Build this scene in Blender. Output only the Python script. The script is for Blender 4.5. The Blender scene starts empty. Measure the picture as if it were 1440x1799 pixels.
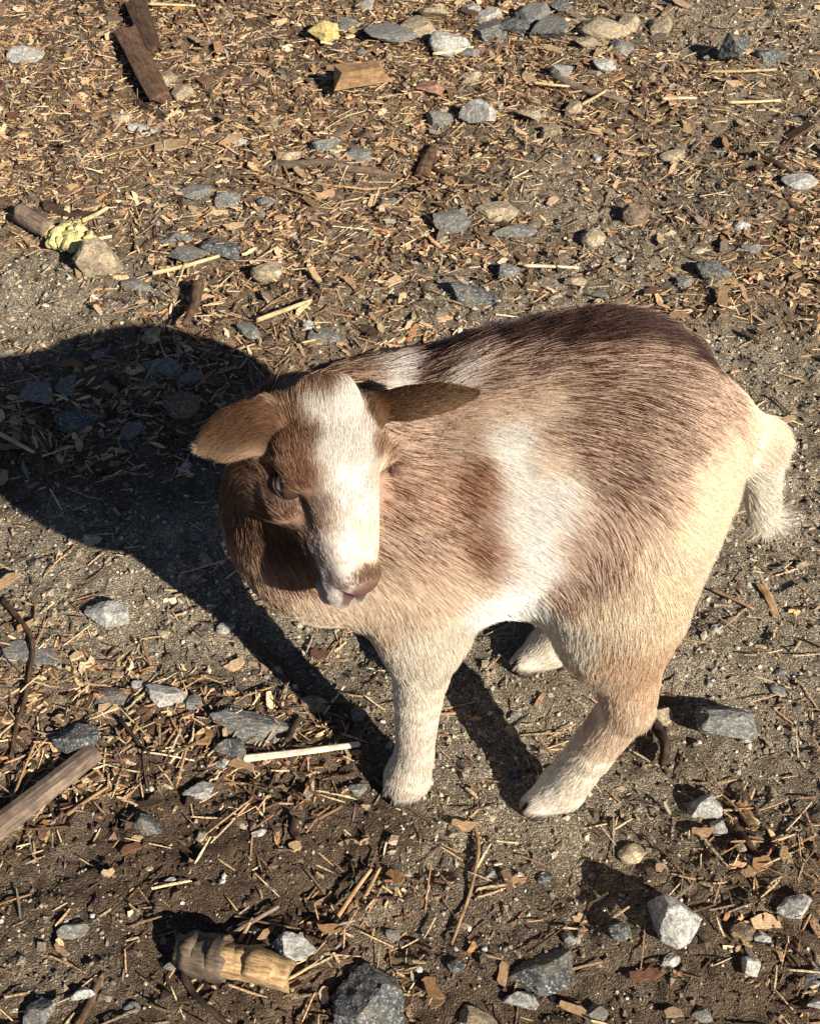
import bpy, math, random
import numpy as np
from mathutils import Vector, Matrix

# ------------------------------------------------------------------ camera
scene = bpy.context.scene
C = scene.collection
CAM_H = 1.0
PITCH = math.radians(45.0)            # looking down at the goat
VFOV = math.radians(44.0)
cam = bpy.data.cameras.new('camera')
cam.sensor_fit = 'VERTICAL'
cam.angle = VFOV
cam.clip_start = 0.02
cam.clip_end = 500
cam_ob = bpy.data.objects.new('camera', cam)
cam_ob.location = (0, 0, CAM_H)
cam_ob.rotation_euler = (math.pi / 2 - PITCH, 0, 0)
C.objects.link(cam_ob)
scene.camera = cam_ob

# ------------------------------------------------------------------ light
SUN_EL = math.radians(30.5)
SHADOW_DIR = np.array([-0.65, 0.76])  # shadows fall to the left and away
world = bpy.data.worlds.new('World')
scene.world = world
world.use_nodes = True
wn = world.node_tree
sky = wn.nodes.new('ShaderNodeTexSky')
sky.sky_type = 'NISHITA'
sky.sun_disc = False
sky.air_density = 0.5
sky.dust_density = 0.3
sky.sun_elevation = SUN_EL
sky.sun_rotation = math.atan2(-SHADOW_DIR[0], -SHADOW_DIR[1])
wn.links.new(sky.outputs[0], wn.nodes['Background'].inputs[0])
wn.nodes['Background'].inputs[1].default_value = 0.05
sun = bpy.data.lights.new('sun', 'SUN')
sun.energy = 5.0
sun.angle = math.radians(0.5)
sun.color = (1.0, 0.925, 0.81)
sun_ob = bpy.data.objects.new('sun', sun)
sd = Vector((SHADOW_DIR[0] * math.cos(SUN_EL), SHADOW_DIR[1] * math.cos(SUN_EL), -math.sin(SUN_EL)))
sun_ob.rotation_euler = sd.to_track_quat('-Z', 'Y').to_euler()
sun_ob.location = (2, -3, 3)
C.objects.link(sun_ob)
scene.view_settings.view_transform = 'Standard'
scene.view_settings.look = 'None'
scene.view_settings.exposure = 0.85
scene.view_settings.gamma = 1.0
scene.cycles.max_bounces = 8

FPX = 899.5 / math.tan(VFOV / 2)      # focal length in photo pixels


def G(px, py):
    """photo pixel -> metres on the flat ground"""
    a = PITCH + math.atan((py - 899.5) / FPX)
    y = CAM_H / math.tan(a)
    d = y * math.cos(PITCH) + CAM_H * math.sin(PITCH)
    return (px - 720) / FPX * d, y


def ppm(px, py):
    """photo pixels per metre for a thing lying at that pixel"""
    x, y = G(px, py)
    return FPX / (y * math.cos(PITCH) + CAM_H * math.sin(PITCH))


# ------------------------------------------------------------------ helpers
def obj(name, data, mat=None, parent=None, label=None, cat=None, group=None, kind=None):
    o = bpy.data.objects.new(name, data)
    C.objects.link(o)
    if mat is not None and data is not None:
        data.materials.clear()
        data.materials.append(mat)
    if parent is not None:
        o.parent = parent
    if label:
        o['label'] = label
    if cat:
        o['category'] = cat
    if group:
        o['group'] = group
    if kind:
        o['kind'] = kind
    return o


def mesh_np(name, verts, faces, smooth=True):
    """fast mesh from numpy arrays; faces (n,3) or (n,4)"""
    verts = np.ascontiguousarray(verts, np.float32)
    faces = np.ascontiguousarray(faces, np.int32)
    me = bpy.data.meshes.new(name)
    k = faces.shape[1]
    me.vertices.add(len(verts))
    me.vertices.foreach_set('co', verts.ravel())
    me.loops.add(faces.size)
    me.loops.foreach_set('vertex_index', faces.ravel())
    me.polygons.add(len(faces))
    me.polygons.foreach_set('loop_start', np.arange(0, faces.size, k, dtype=np.int32))
    me.update(calc_edges=True)
    me.polygons.foreach_set('use_smooth', np.full(len(faces), smooth, bool))
    me.update()
    return me


def vcol(me, cols, name='Col'):
    a = me.attributes.new(name, 'FLOAT_COLOR', 'POINT')
    c = np.ones((len(cols), 4), np.float32)
    c[:, :3] = cols
    a.data.foreach_set('color', c.ravel())


def _hash(ix, iy, iz, seed):
    n = (ix.astype(np.int64) * 374761393 + iy.astype(np.int64) * 668265263 + iz.astype(np.int64) * 2147483647 + seed * 1274126177) & 0xffffffff
    n = ((n ^ (n >> 13)) * 1274126177) & 0xffffffff
    n = n ^ (n >> 16)
    return (n & 0xffffff).astype(np.float32) / 0xffffff


def vnoise(p, seed=0):
    """value noise 0..1 at points p (n,3)"""
    i = np.floor(p).astype(np.int64)
    f = (p - i).astype(np.float32)
    f = f * f * (3 - 2 * f)
    r = 0
    for dx in (0, 1):
        wx = f[:, 0] if dx else 1 - f[:, 0]
        for dy in (0, 1):
            wy = f[:, 1] if dy else 1 - f[:, 1]
            for dz in (0, 1):
                wz = f[:, 2] if dz else 1 - f[:, 2]
                r = r + _hash(i[:, 0] + dx, i[:, 1] + dy, i[:, 2] + dz, seed) * wx * wy * wz
    return r


def fbm(p, octaves=4, seed=0, gain=0.5):
    a, s, t = 1.0, 0, 0
    for o in range(octaves):
        s = s + a * vnoise(p * (2.03 ** o) + 17.3 * o, seed + o)
        t += a
        a *= gain
    return s / t


def p3(x, y, scale, z=0.0):
    return np.stack([x * scale, y * scale, np.full_like(x, z)], 1)


def smooth01(e0, e1, x):
    t = np.clip((x - e0) / (e1 - e0), 0, 1)
    return t * t * (3 - 2 * t)


def unit(v):
    v = np.asarray(v, float)
    return v / (np.linalg.norm(v, axis=-1, keepdims=True) + 1e-12)


class Mat:
    """small node-tree helper"""
    def __init__(self, name, rough=0.8, spec=0.3):
        self.m = bpy.data.materials.new(name)
        self.m.use_nodes = True
        self.t = self.m.node_tree
        self.b = self.t.nodes['Principled BSDF']
        self.b.inputs['Roughness'].default_value = rough
        self.b.inputs['Specular IOR Level'].default_value = spec

    def n(self, kind, **kw):
        nd = self.t.nodes.new('ShaderNode' + kind)
        for k, v in kw.items():
            if k.startswith('i_'):
                nd.inputs[k[2:].replace('_', ' ')].default_value = v
            else:
                setattr(nd, k, v)
        return nd

    def l(self, a, b):
        self.t.links.new(a, b)

    def ramp(self, fac, stops):
        r = self.n('ValToRGB')
        e = r.color_ramp.elements
        while len(e) < len(stops):
            e.new(0.5)
        for i, (p, c) in enumerate(stops):
            e[i].position = p
            e[i].color = (*c, 1) if len(c) == 3 else c
        self.l(fac, r.inputs[0])
        return r.outputs[0]

    def noise(self, vec, scale, detail=4, rough=0.6, dist=0.0):
        nd = self.n('TexNoise', i_Scale=scale, i_Detail=detail, i_Roughness=rough, i_Distortion=dist)
        if vec is not None:
            self.l(vec, nd.inputs['Vector'])
        return nd.outputs[0]

    def mix(self, fac, a, b, blend='MIX'):
        nd = self.n('Mix', data_type='RGBA', blend_type=blend)
        for s, v in ((nd.inputs[0], fac), (nd.inputs[6], a), (nd.inputs[7], b)):
            if hasattr(v, 'is_linked'):
                self.l(v, s)
            elif isinstance(v, (int, float)):
                s.default_value = v
            else:
                s.default_value = (*v, 1)
        return nd.outputs[2]

    def math(self, op, a, b=0.0, clamp=False):
        nd = self.n('Math', operation=op, use_clamp=clamp)
        for s, v in ((nd.inputs[0], a), (nd.inputs[1], b)):
            if hasattr(v, 'is_linked'):
                self.l(v, s)
            else:
                s.default_value = v
        return nd.outputs[0]

    def bump(self, h, strength=0.3, dist=0.002):
        nd = self.n('Bump', i_Strength=strength, i_Distance=dist)
        self.l(h, nd.inputs['Height'])
        self.l(nd.outputs[0], self.b.inputs['Normal'])

    def color(self, c):
        self.l(c, self.b.inputs['Base Color'])
# ------------------------------------------------------------------ the goat: one implicit surface, meshed
VOX = 0.0025
LO = np.array([-0.215, 0.470, -0.008])
HI = np.array([0.345, 0.895, 0.53])
NG = np.ceil((HI - LO) / VOX).astype(int)
FIELD = np.full(NG, 0.2, np.float32)


def rframe(R):
    return np.asarray(R, float)


def local_grid(lo, hi):
    a = np.clip(np.floor((np.asarray(lo) - LO) / VOX).astype(int), 0, NG)
    b = np.clip(np.ceil((np.asarray(hi) - LO) / VOX).astype(int) + 1, 0, NG)
    sl = tuple(slice(i, j) for i, j in zip(a, b))
    ax = [(LO[i] + VOX * np.arange(a[i], b[i])).astype(np.float32) for i in range(3)]
    X, Y, Z = np.meshgrid(*ax, indexing='ij')
    return sl, X, Y, Z


def blend(sl, d, k, sub=False):
    f = FIELD[sl]
    if sub:
        d = -d
        h = np.clip(0.5 - 0.5 * (f - d) / k, 0, 1)
        FIELD[sl] = f * (1 - h) + d * h + k * h * (1 - h)
    else:
        h = np.clip(0.5 + 0.5 * (f - d) / k, 0, 1)
        FIELD[sl] = f * (1 - h) + d * h - k * h * (1 - h)


def cone(a, b, ra, rb, k=0.02, sub=False, flat=None):
    """tapered capsule from a to b; flat=(axis, factor) squeezes it along axis"""
    a = np.asarray(a, float); b = np.asarray(b, float)
    m = max(ra, rb) * 1.3 + k + 0.006
    sl, X, Y, Z = local_grid(np.minimum(a, b) - m, np.maximum(a, b) + m)
    ab = b - a
    L2 = ab @ ab + 1e-12
    px, py, pz = X - a[0], Y - a[1], Z - a[2]
    t = np.clip((px * ab[0] + py * ab[1] + pz * ab[2]) / L2, 0, 1)
    dx, dy, dz = px - ab[0] * t, py - ab[1] * t, pz - ab[2] * t
    if flat is not None:
        ax, fac = unit(flat[0]), flat[1]
        q = dx * ax[0] + dy * ax[1] + dz * ax[2]
        dx, dy, dz = dx + ax[0] * q * (fac - 1), dy + ax[1] * q * (fac - 1), dz + ax[2] * q * (fac - 1)
    d = np.sqrt(dx * dx + dy * dy + dz * dz) - (ra + (rb - ra) * t)
    blend(sl, d, k, sub)


def ell(c, r, k=0.03, R=None, sub=False):
    """ellipsoid, rows of R are its axes"""
    c = np.asarray(c, float); r = np.asarray(r, float)
    m = r.max() + k + 0.006
    sl, X, Y, Z = local_grid(c - m, c + m)
    p = [X - c[0], Y - c[1], Z - c[2]]
    if R is not None:
        p = [R[i][0] * p[0] + R[i][1] * p[1] + R[i][2] * p[2] for i in range(3)]
    k0 = np.sqrt((p[0] / r[0]) ** 2 + (p[1] / r[1]) ** 2 + (p[2] / r[2]) ** 2)
    k1 = np.sqrt((p[0] / r[0] ** 2) ** 2 + (p[1] / r[1] ** 2) ** 2 + (p[2] / r[2] ** 2) ** 2) + 1e-9
    blend(sl, k0 * (k0 - 1) / k1, k, sub)


# torso
ell((0.092, 0.700, 0.352), (0.140, 0.106, 0.104), 0.03,
    R=np.array([[0.992, 0, 0.125], [0, 1, 0], [-0.125, 0, 0.992]]))
ell((0.154, 0.700, 0.360), (0.085, 0.097, 0.101), 0.04)
ell((-0.030, 0.700, 0.318), (0.092, 0.092, 0.090), 0.04)
ell((0.045, 0.700, 0.312), (0.11, 0.096, 0.062), 0.04)          # belly
ell((-0.070, 0.690, 0.312), (0.068, 0.074, 0.082), 0.04)        # brisket
# near (left) front leg and the far one behind it
for y0, s in ((0.640, -1), (0.772, 1)):
    xo = 0.0 if s < 0 else 0.012
    ell((0.008 + xo, y0 + 0.005 * s, 0.272), (0.042, 0.040, 0.080), 0.026)   # shoulder
    cone((0.012 + xo, y0, 0.235), (0.007 + xo, y0, 0.140), 0.031, 0.0195, 0.02)
    cone((0.007 + xo, y0, 0.140), (0.004 + xo, y0, 0.062), 0.0195, 0.0165, 0.004)
    cone((0.004 + xo, y0, 0.062), (-0.002 + xo, y0 - 0.003, 0.026), 0.0165, 0.0205, 0.004)  # pastern
    cone((-0.002 + xo, y0 - 0.003, 0.026), (-0.008 + xo, y0 - 0.008, 0.012), 0.0205, 0.0165, 0.003)
# hind legs: stifle forward under the belly, hock back, foot set far forward
for y0, s in ((0.624, -1), (0.784, 1)):
    ell((0.156, y0 - 0.004 * s, 0.300), (0.052, 0.050, 0.096), 0.032,
        R=np.array([[0.992, 0, -0.125], [0, 1, 0], [0.125, 0, 0.992]]))           # thigh
    cone((0.162, y0 - 0.004 * s, 0.270), (0.179, y0, 0.152), 0.037, 0.0215, 0.03)
    cone((0.179, y0, 0.152), (0.156, y0 + 0.001, 0.085), 0.0205, 0.0190, 0.005)
    cone((0.156, y0 + 0.001, 0.085), (0.136, y0, 0.030), 0.0190, 0.0200, 0.004)
    cone((0.136, y0, 0.030), (0.113, y0 - 0.008, 0.0125), 0.0200, 0.0140, 0.006)
ell((0.078, 0.585, 0.268), (0.014, 0.016, 0.045), 0.030, sub=True)      # flank hollow before the thigh
ell((0.078, 0.815, 0.268), (0.014, 0.016, 0.045), 0.030, sub=True)
ell((0.004, 0.640, 0.368), (0.018, 0.020, 0.036), 0.03)                  # shoulder blade
for fx, fy, dx, dy in ((-0.010, 0.630, -0.77, -0.64), (0.002, 0.762, -0.77, -0.64), (0.103, 0.613, -0.94, -0.33), (0.103, 0.773, -0.94, -0.33)):
    ell((fx, fy, 0.010), (0.016, 0.0022, 0.014), 0.003, sub=True,
        R=np.array([[dx, dy, 0], [-dy, dx, 0], [0, 0, 1]]))                  # cleft between the two toes
# tail, hanging with its tip turned out
cone((0.225, 0.700, 0.395), (0.257, 0.700, 0.372), 0.021, 0.018, 0.02)
cone((0.257, 0.700, 0.372), (0.274, 0.700, 0.305), 0.018, 0.011, 0.012)

# head frame: f runs poll -> nose, u is the face normal, s the goat's left
def at(px, py, Y):
    """point on the sight line of a photo pixel at distance Y, used to read positions off the photo"""
    a = PITCH + math.atan((py - 899.5) / FPX)
    z = CAM_H - Y * math.tan(a)
    d = Y * math.cos(PITCH) + (CAM_H - z) * math.sin(PITCH)
    return np.array([(px - 720) / FPX * d, Y, z])


POLL = at(602, 704, 0.622)
NOSE = at(672, 1040, 0.545)
HA, HB = 0.83, 1.04                    # head length and width
hf = unit(NOSE - POLL)
u0 = np.array([0.06, -0.75, 0.655])
u0 = unit(u0 - hf * (u0 @ hf))
s0 = unit(np.cross(u0, hf))
if s0[0] < 0:
    s0 = -s0
YAW = math.radians(36)
hu = math.cos(YAW) * u0 + math.sin(YAW) * s0
hs = unit(np.cross(u0, hf)); hs = hs if hs[0] > 0 else -hs
hs = math.cos(YAW) * hs - math.sin(YAW) * u0
HR = np.array([hf, hs, hu])


def H(a, b, c):
    """head coordinates: a from poll to nose, b to the goat's left, c out of the face"""
    return POLL + hf * (a * HA) + (hs * b + hu * c) * HB


def hell(a, b, c, r, k, sub=False):
    ell(H(a, b, c), np.array(r) * (HA, HB, HB), k, HR, sub)


# neck: thick, from the chest up to the back of the skull
cone((-0.020, 0.722, 0.346), H(0.022, 0.004, -0.066), 0.064, 0.038, 0.040)
cone((-0.066, 0.700, 0.308), H(0.050, 0.000, -0.078), 0.066, 0.030, 0.025)
# skull
hell(0.028, 0, -0.036, (0.042, 0.036, 0.037), 0.016)
for sg in (-1, 1):
    cone(H(0.030, 0.014 * sg, -0.020), H(0.142, 0.0060 * sg, -0.0225), 0.0185, 0.0090, 0.008)    # flat bridge
cone(H(0.050, 0, -0.040), H(0.138, 0, -0.034), 0.0300, 0.0135, 0.012)
cone(H(0.035, 0, -0.066), H(0.130, 0, -0.047), 0.0260, 0.0115, 0.016)         # jaw
for sg in (-1, 1):
    hell(0.052, 0.020 * sg, -0.060, (0.032, 0.016, 0.026), 0.015)             # cheek
    hell(0.040, 0.0300 * sg, -0.0215, (0.021, 0.0095, 0.0100), 0.010)         # brow
    hell(0.067, 0.0285 * sg, -0.0440, (0.018, 0.0075, 0.0075), 0.010)         # cheekbone
hell(-0.002, 0, -0.020, (0.018, 0.022, 0.020), 0.015)                         # poll bump
hell(0.1400, 0, -0.0245, (0.0125, 0.0130, 0.0125), 0.006)                     # nose pad
hell(0.1480, 0, -0.0510, (0.0170, 0.0115, 0.0095), 0.003)                     # lower lip and chin
for sg in (-1, 1):
    hell(0.1450, 0.0062 * sg, -0.0370, (0.0200, 0.0092, 0.0100), 0.005)       # lip flews
    hell(0.1490, 0.0105 * sg, -0.0255, (0.0060, 0.0032, 0.0038), 0.0025, True)  # nostril
    hell(0.0545, 0.0405 * sg, -0.0325, (0.0100, 0.0070, 0.0065), 0.006, True)  # eye socket
    hell(0.0820, 0.0270 * sg, -0.0300, (0.0140, 0.0025, 0.0040), 0.008, True)  # hollow before the eye
    cone(H(0.110, 0.0215 * sg, -0.0450), H(0.1660, 0.0035 * sg, -0.0465), 0.0024, 0.0024, 0.003, True)  # mouth
hell(0.1580, 0, -0.030, (0.008, 0.0012, 0.008), 0.003, True)                  # philtrum


def ear(base, tip, wdir, W, k=0.010, cup=9.0, T=0.0058, droop=0.0):
    base = np.asarray(base); tip = np.asarray(tip)
    ax = tip - base
    L = np.linalg.norm(ax); ax = ax / L
    wd = np.asarray(wdir, float); wd = unit(wd - ax * (wd @ ax))
    nd = np.cross(ax, wd)
    m = W + 0.02
    sl, X, Y, Z = local_grid(np.minimum(base, tip) - m, np.maximum(base, tip) + m)
    p = [X - base[0], Y - base[1], Z - base[2]]
    t = (p[0] * ax[0] + p[1] * ax[1] + p[2] * ax[2]) / L
    w = p[0] * wd[0] + p[1] * wd[1] + p[2] * wd[2]
    n = p[0] * nd[0] + p[1] * nd[1] + p[2] * nd[2]
    tc = np.clip(t, 0, 1)
    w = w + droop * tc * tc
    prof = W * np.clip(0.55 + 1.35 * tc - 1.15 * tc * tc - 0.55 * tc ** 5, 0.1, 1)
    n = n - cup * w * w * (1 - 0.55 * tc) * (0.3 + tc * 0.7 + 0.5 * (1 - tc))
    th = T * (1.25 - 0.45 * tc)
    over = np.maximum(np.maximum(-t, t - 1), 0) * L
    q = np.sqrt((w / prof) ** 2 + (n / th) ** 2) + 1e-6
    d = (q - 1) * q / (np.sqrt((w / prof ** 2) ** 2 + (n / th ** 2) ** 2) + 1e-6)
    d = np.sqrt(np.maximum(d, 0) ** 2 + over ** 2) + np.minimum(d, 0)
    blend(sl, d, k)


EAR_L0, EAR_L1 = H(0.010, 0.026, -0.026), at(834, 690, 0.614)
EAR_R0, EAR_R1 = H(-0.001, -0.028, -0.030), at(350, 788, 0.606)
ear(EAR_L0, EAR_L1, (0.0, -0.85, -0.42), 0.0145, cup=14)
ear(EAR_R0, EAR_R1, (0.35, -0.60, -0.60), 0.0205, cup=-13)


def surface_nets(F, origin, h):
    s = F < 0
    nx, ny, nz = F.shape
    cnt = np.zeros((nx - 1, ny - 1, nz - 1), np.int8)
    for i in (0, 1):
        for j in (0, 1):
            for k in (0, 1):
                cnt += s[i:nx - 1 + i, j:ny - 1 + j, k:nz - 1 + k]
    act = (cnt > 0) & (cnt < 8)
    ci = np.argwhere(act)
    idx = np.full(act.shape, -1, np.int64)
    idx[act] = np.arange(len(ci))
    acc = np.zeros((len(ci), 3)); num = np.zeros(len(ci))
    cor = [(i, j, k) for i in (0, 1) for j in (0, 1) for k in (0, 1)]
    val = {c: F[ci[:, 0] + c[0], ci[:, 1] + c[1], ci[:, 2] + c[2]] for c in cor}
    for c in cor:
        for a in range(3):
            if c[a] == 0:
                e = list(c); e[a] = 1; e = tuple(e)
                v0, v1 = val[c], val[e]
                x = (v0 < 0) != (v1 < 0)
                t = np.where(x, v0 / np.where(x, v0 - v1, 1), 0)
                p = np.array(c, float)[None, :].repeat(len(ci), 0)
                p[:, a] += t
                acc += p * x[:, None]; num += x
    V = (ci + acc / num[:, None]) * h + origin
    faces = []
    for a in range(3):
        b, c = (a + 1) % 3, (a + 2) % 3
        lo = [slice(None)] * 3; hi = [slice(None)] * 3
        lo[a] = slice(0, -1); hi[a] = slice(1, None)
        x = s[tuple(lo)] != s[tuple(hi)]
        e = np.argwhere(x)
        e = e[(e[:, b] > 0) & (e[:, c] > 0) & (e[:, b] < F.shape[b] - 1) & (e[:, c] < F.shape[c] - 1)]
        q = []
        for db, dc in ((1, 1), (0, 1), (0, 0), (1, 0)):
            g = e.copy(); g[:, b] -= db; g[:, c] -= dc
            q.append(idx[g[:, 0], g[:, 1], g[:, 2]])
        q = np.stack(q, 1)
        flip = ~s[e[:, 0], e[:, 1], e[:, 2]]
        q[flip] = q[flip][:, ::-1]
        faces.append(q)
    return V, np.concatenate(faces)


GV, GF = surface_nets(FIELD, LO, VOX)
# relax the voxel steps a little
for _ in range(3):
    acc = np.zeros_like(GV); num = np.zeros(len(GV))
    for i in range(4):
        np.add.at(acc, GF[:, i], GV[GF[:, (i + 1) % 4]] + GV[GF[:, (i + 3) % 4]])
        np.add.at(num, GF[:, i], 2)
    GV = GV * 0.5 + 0.5 * acc / num[:, None]
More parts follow.
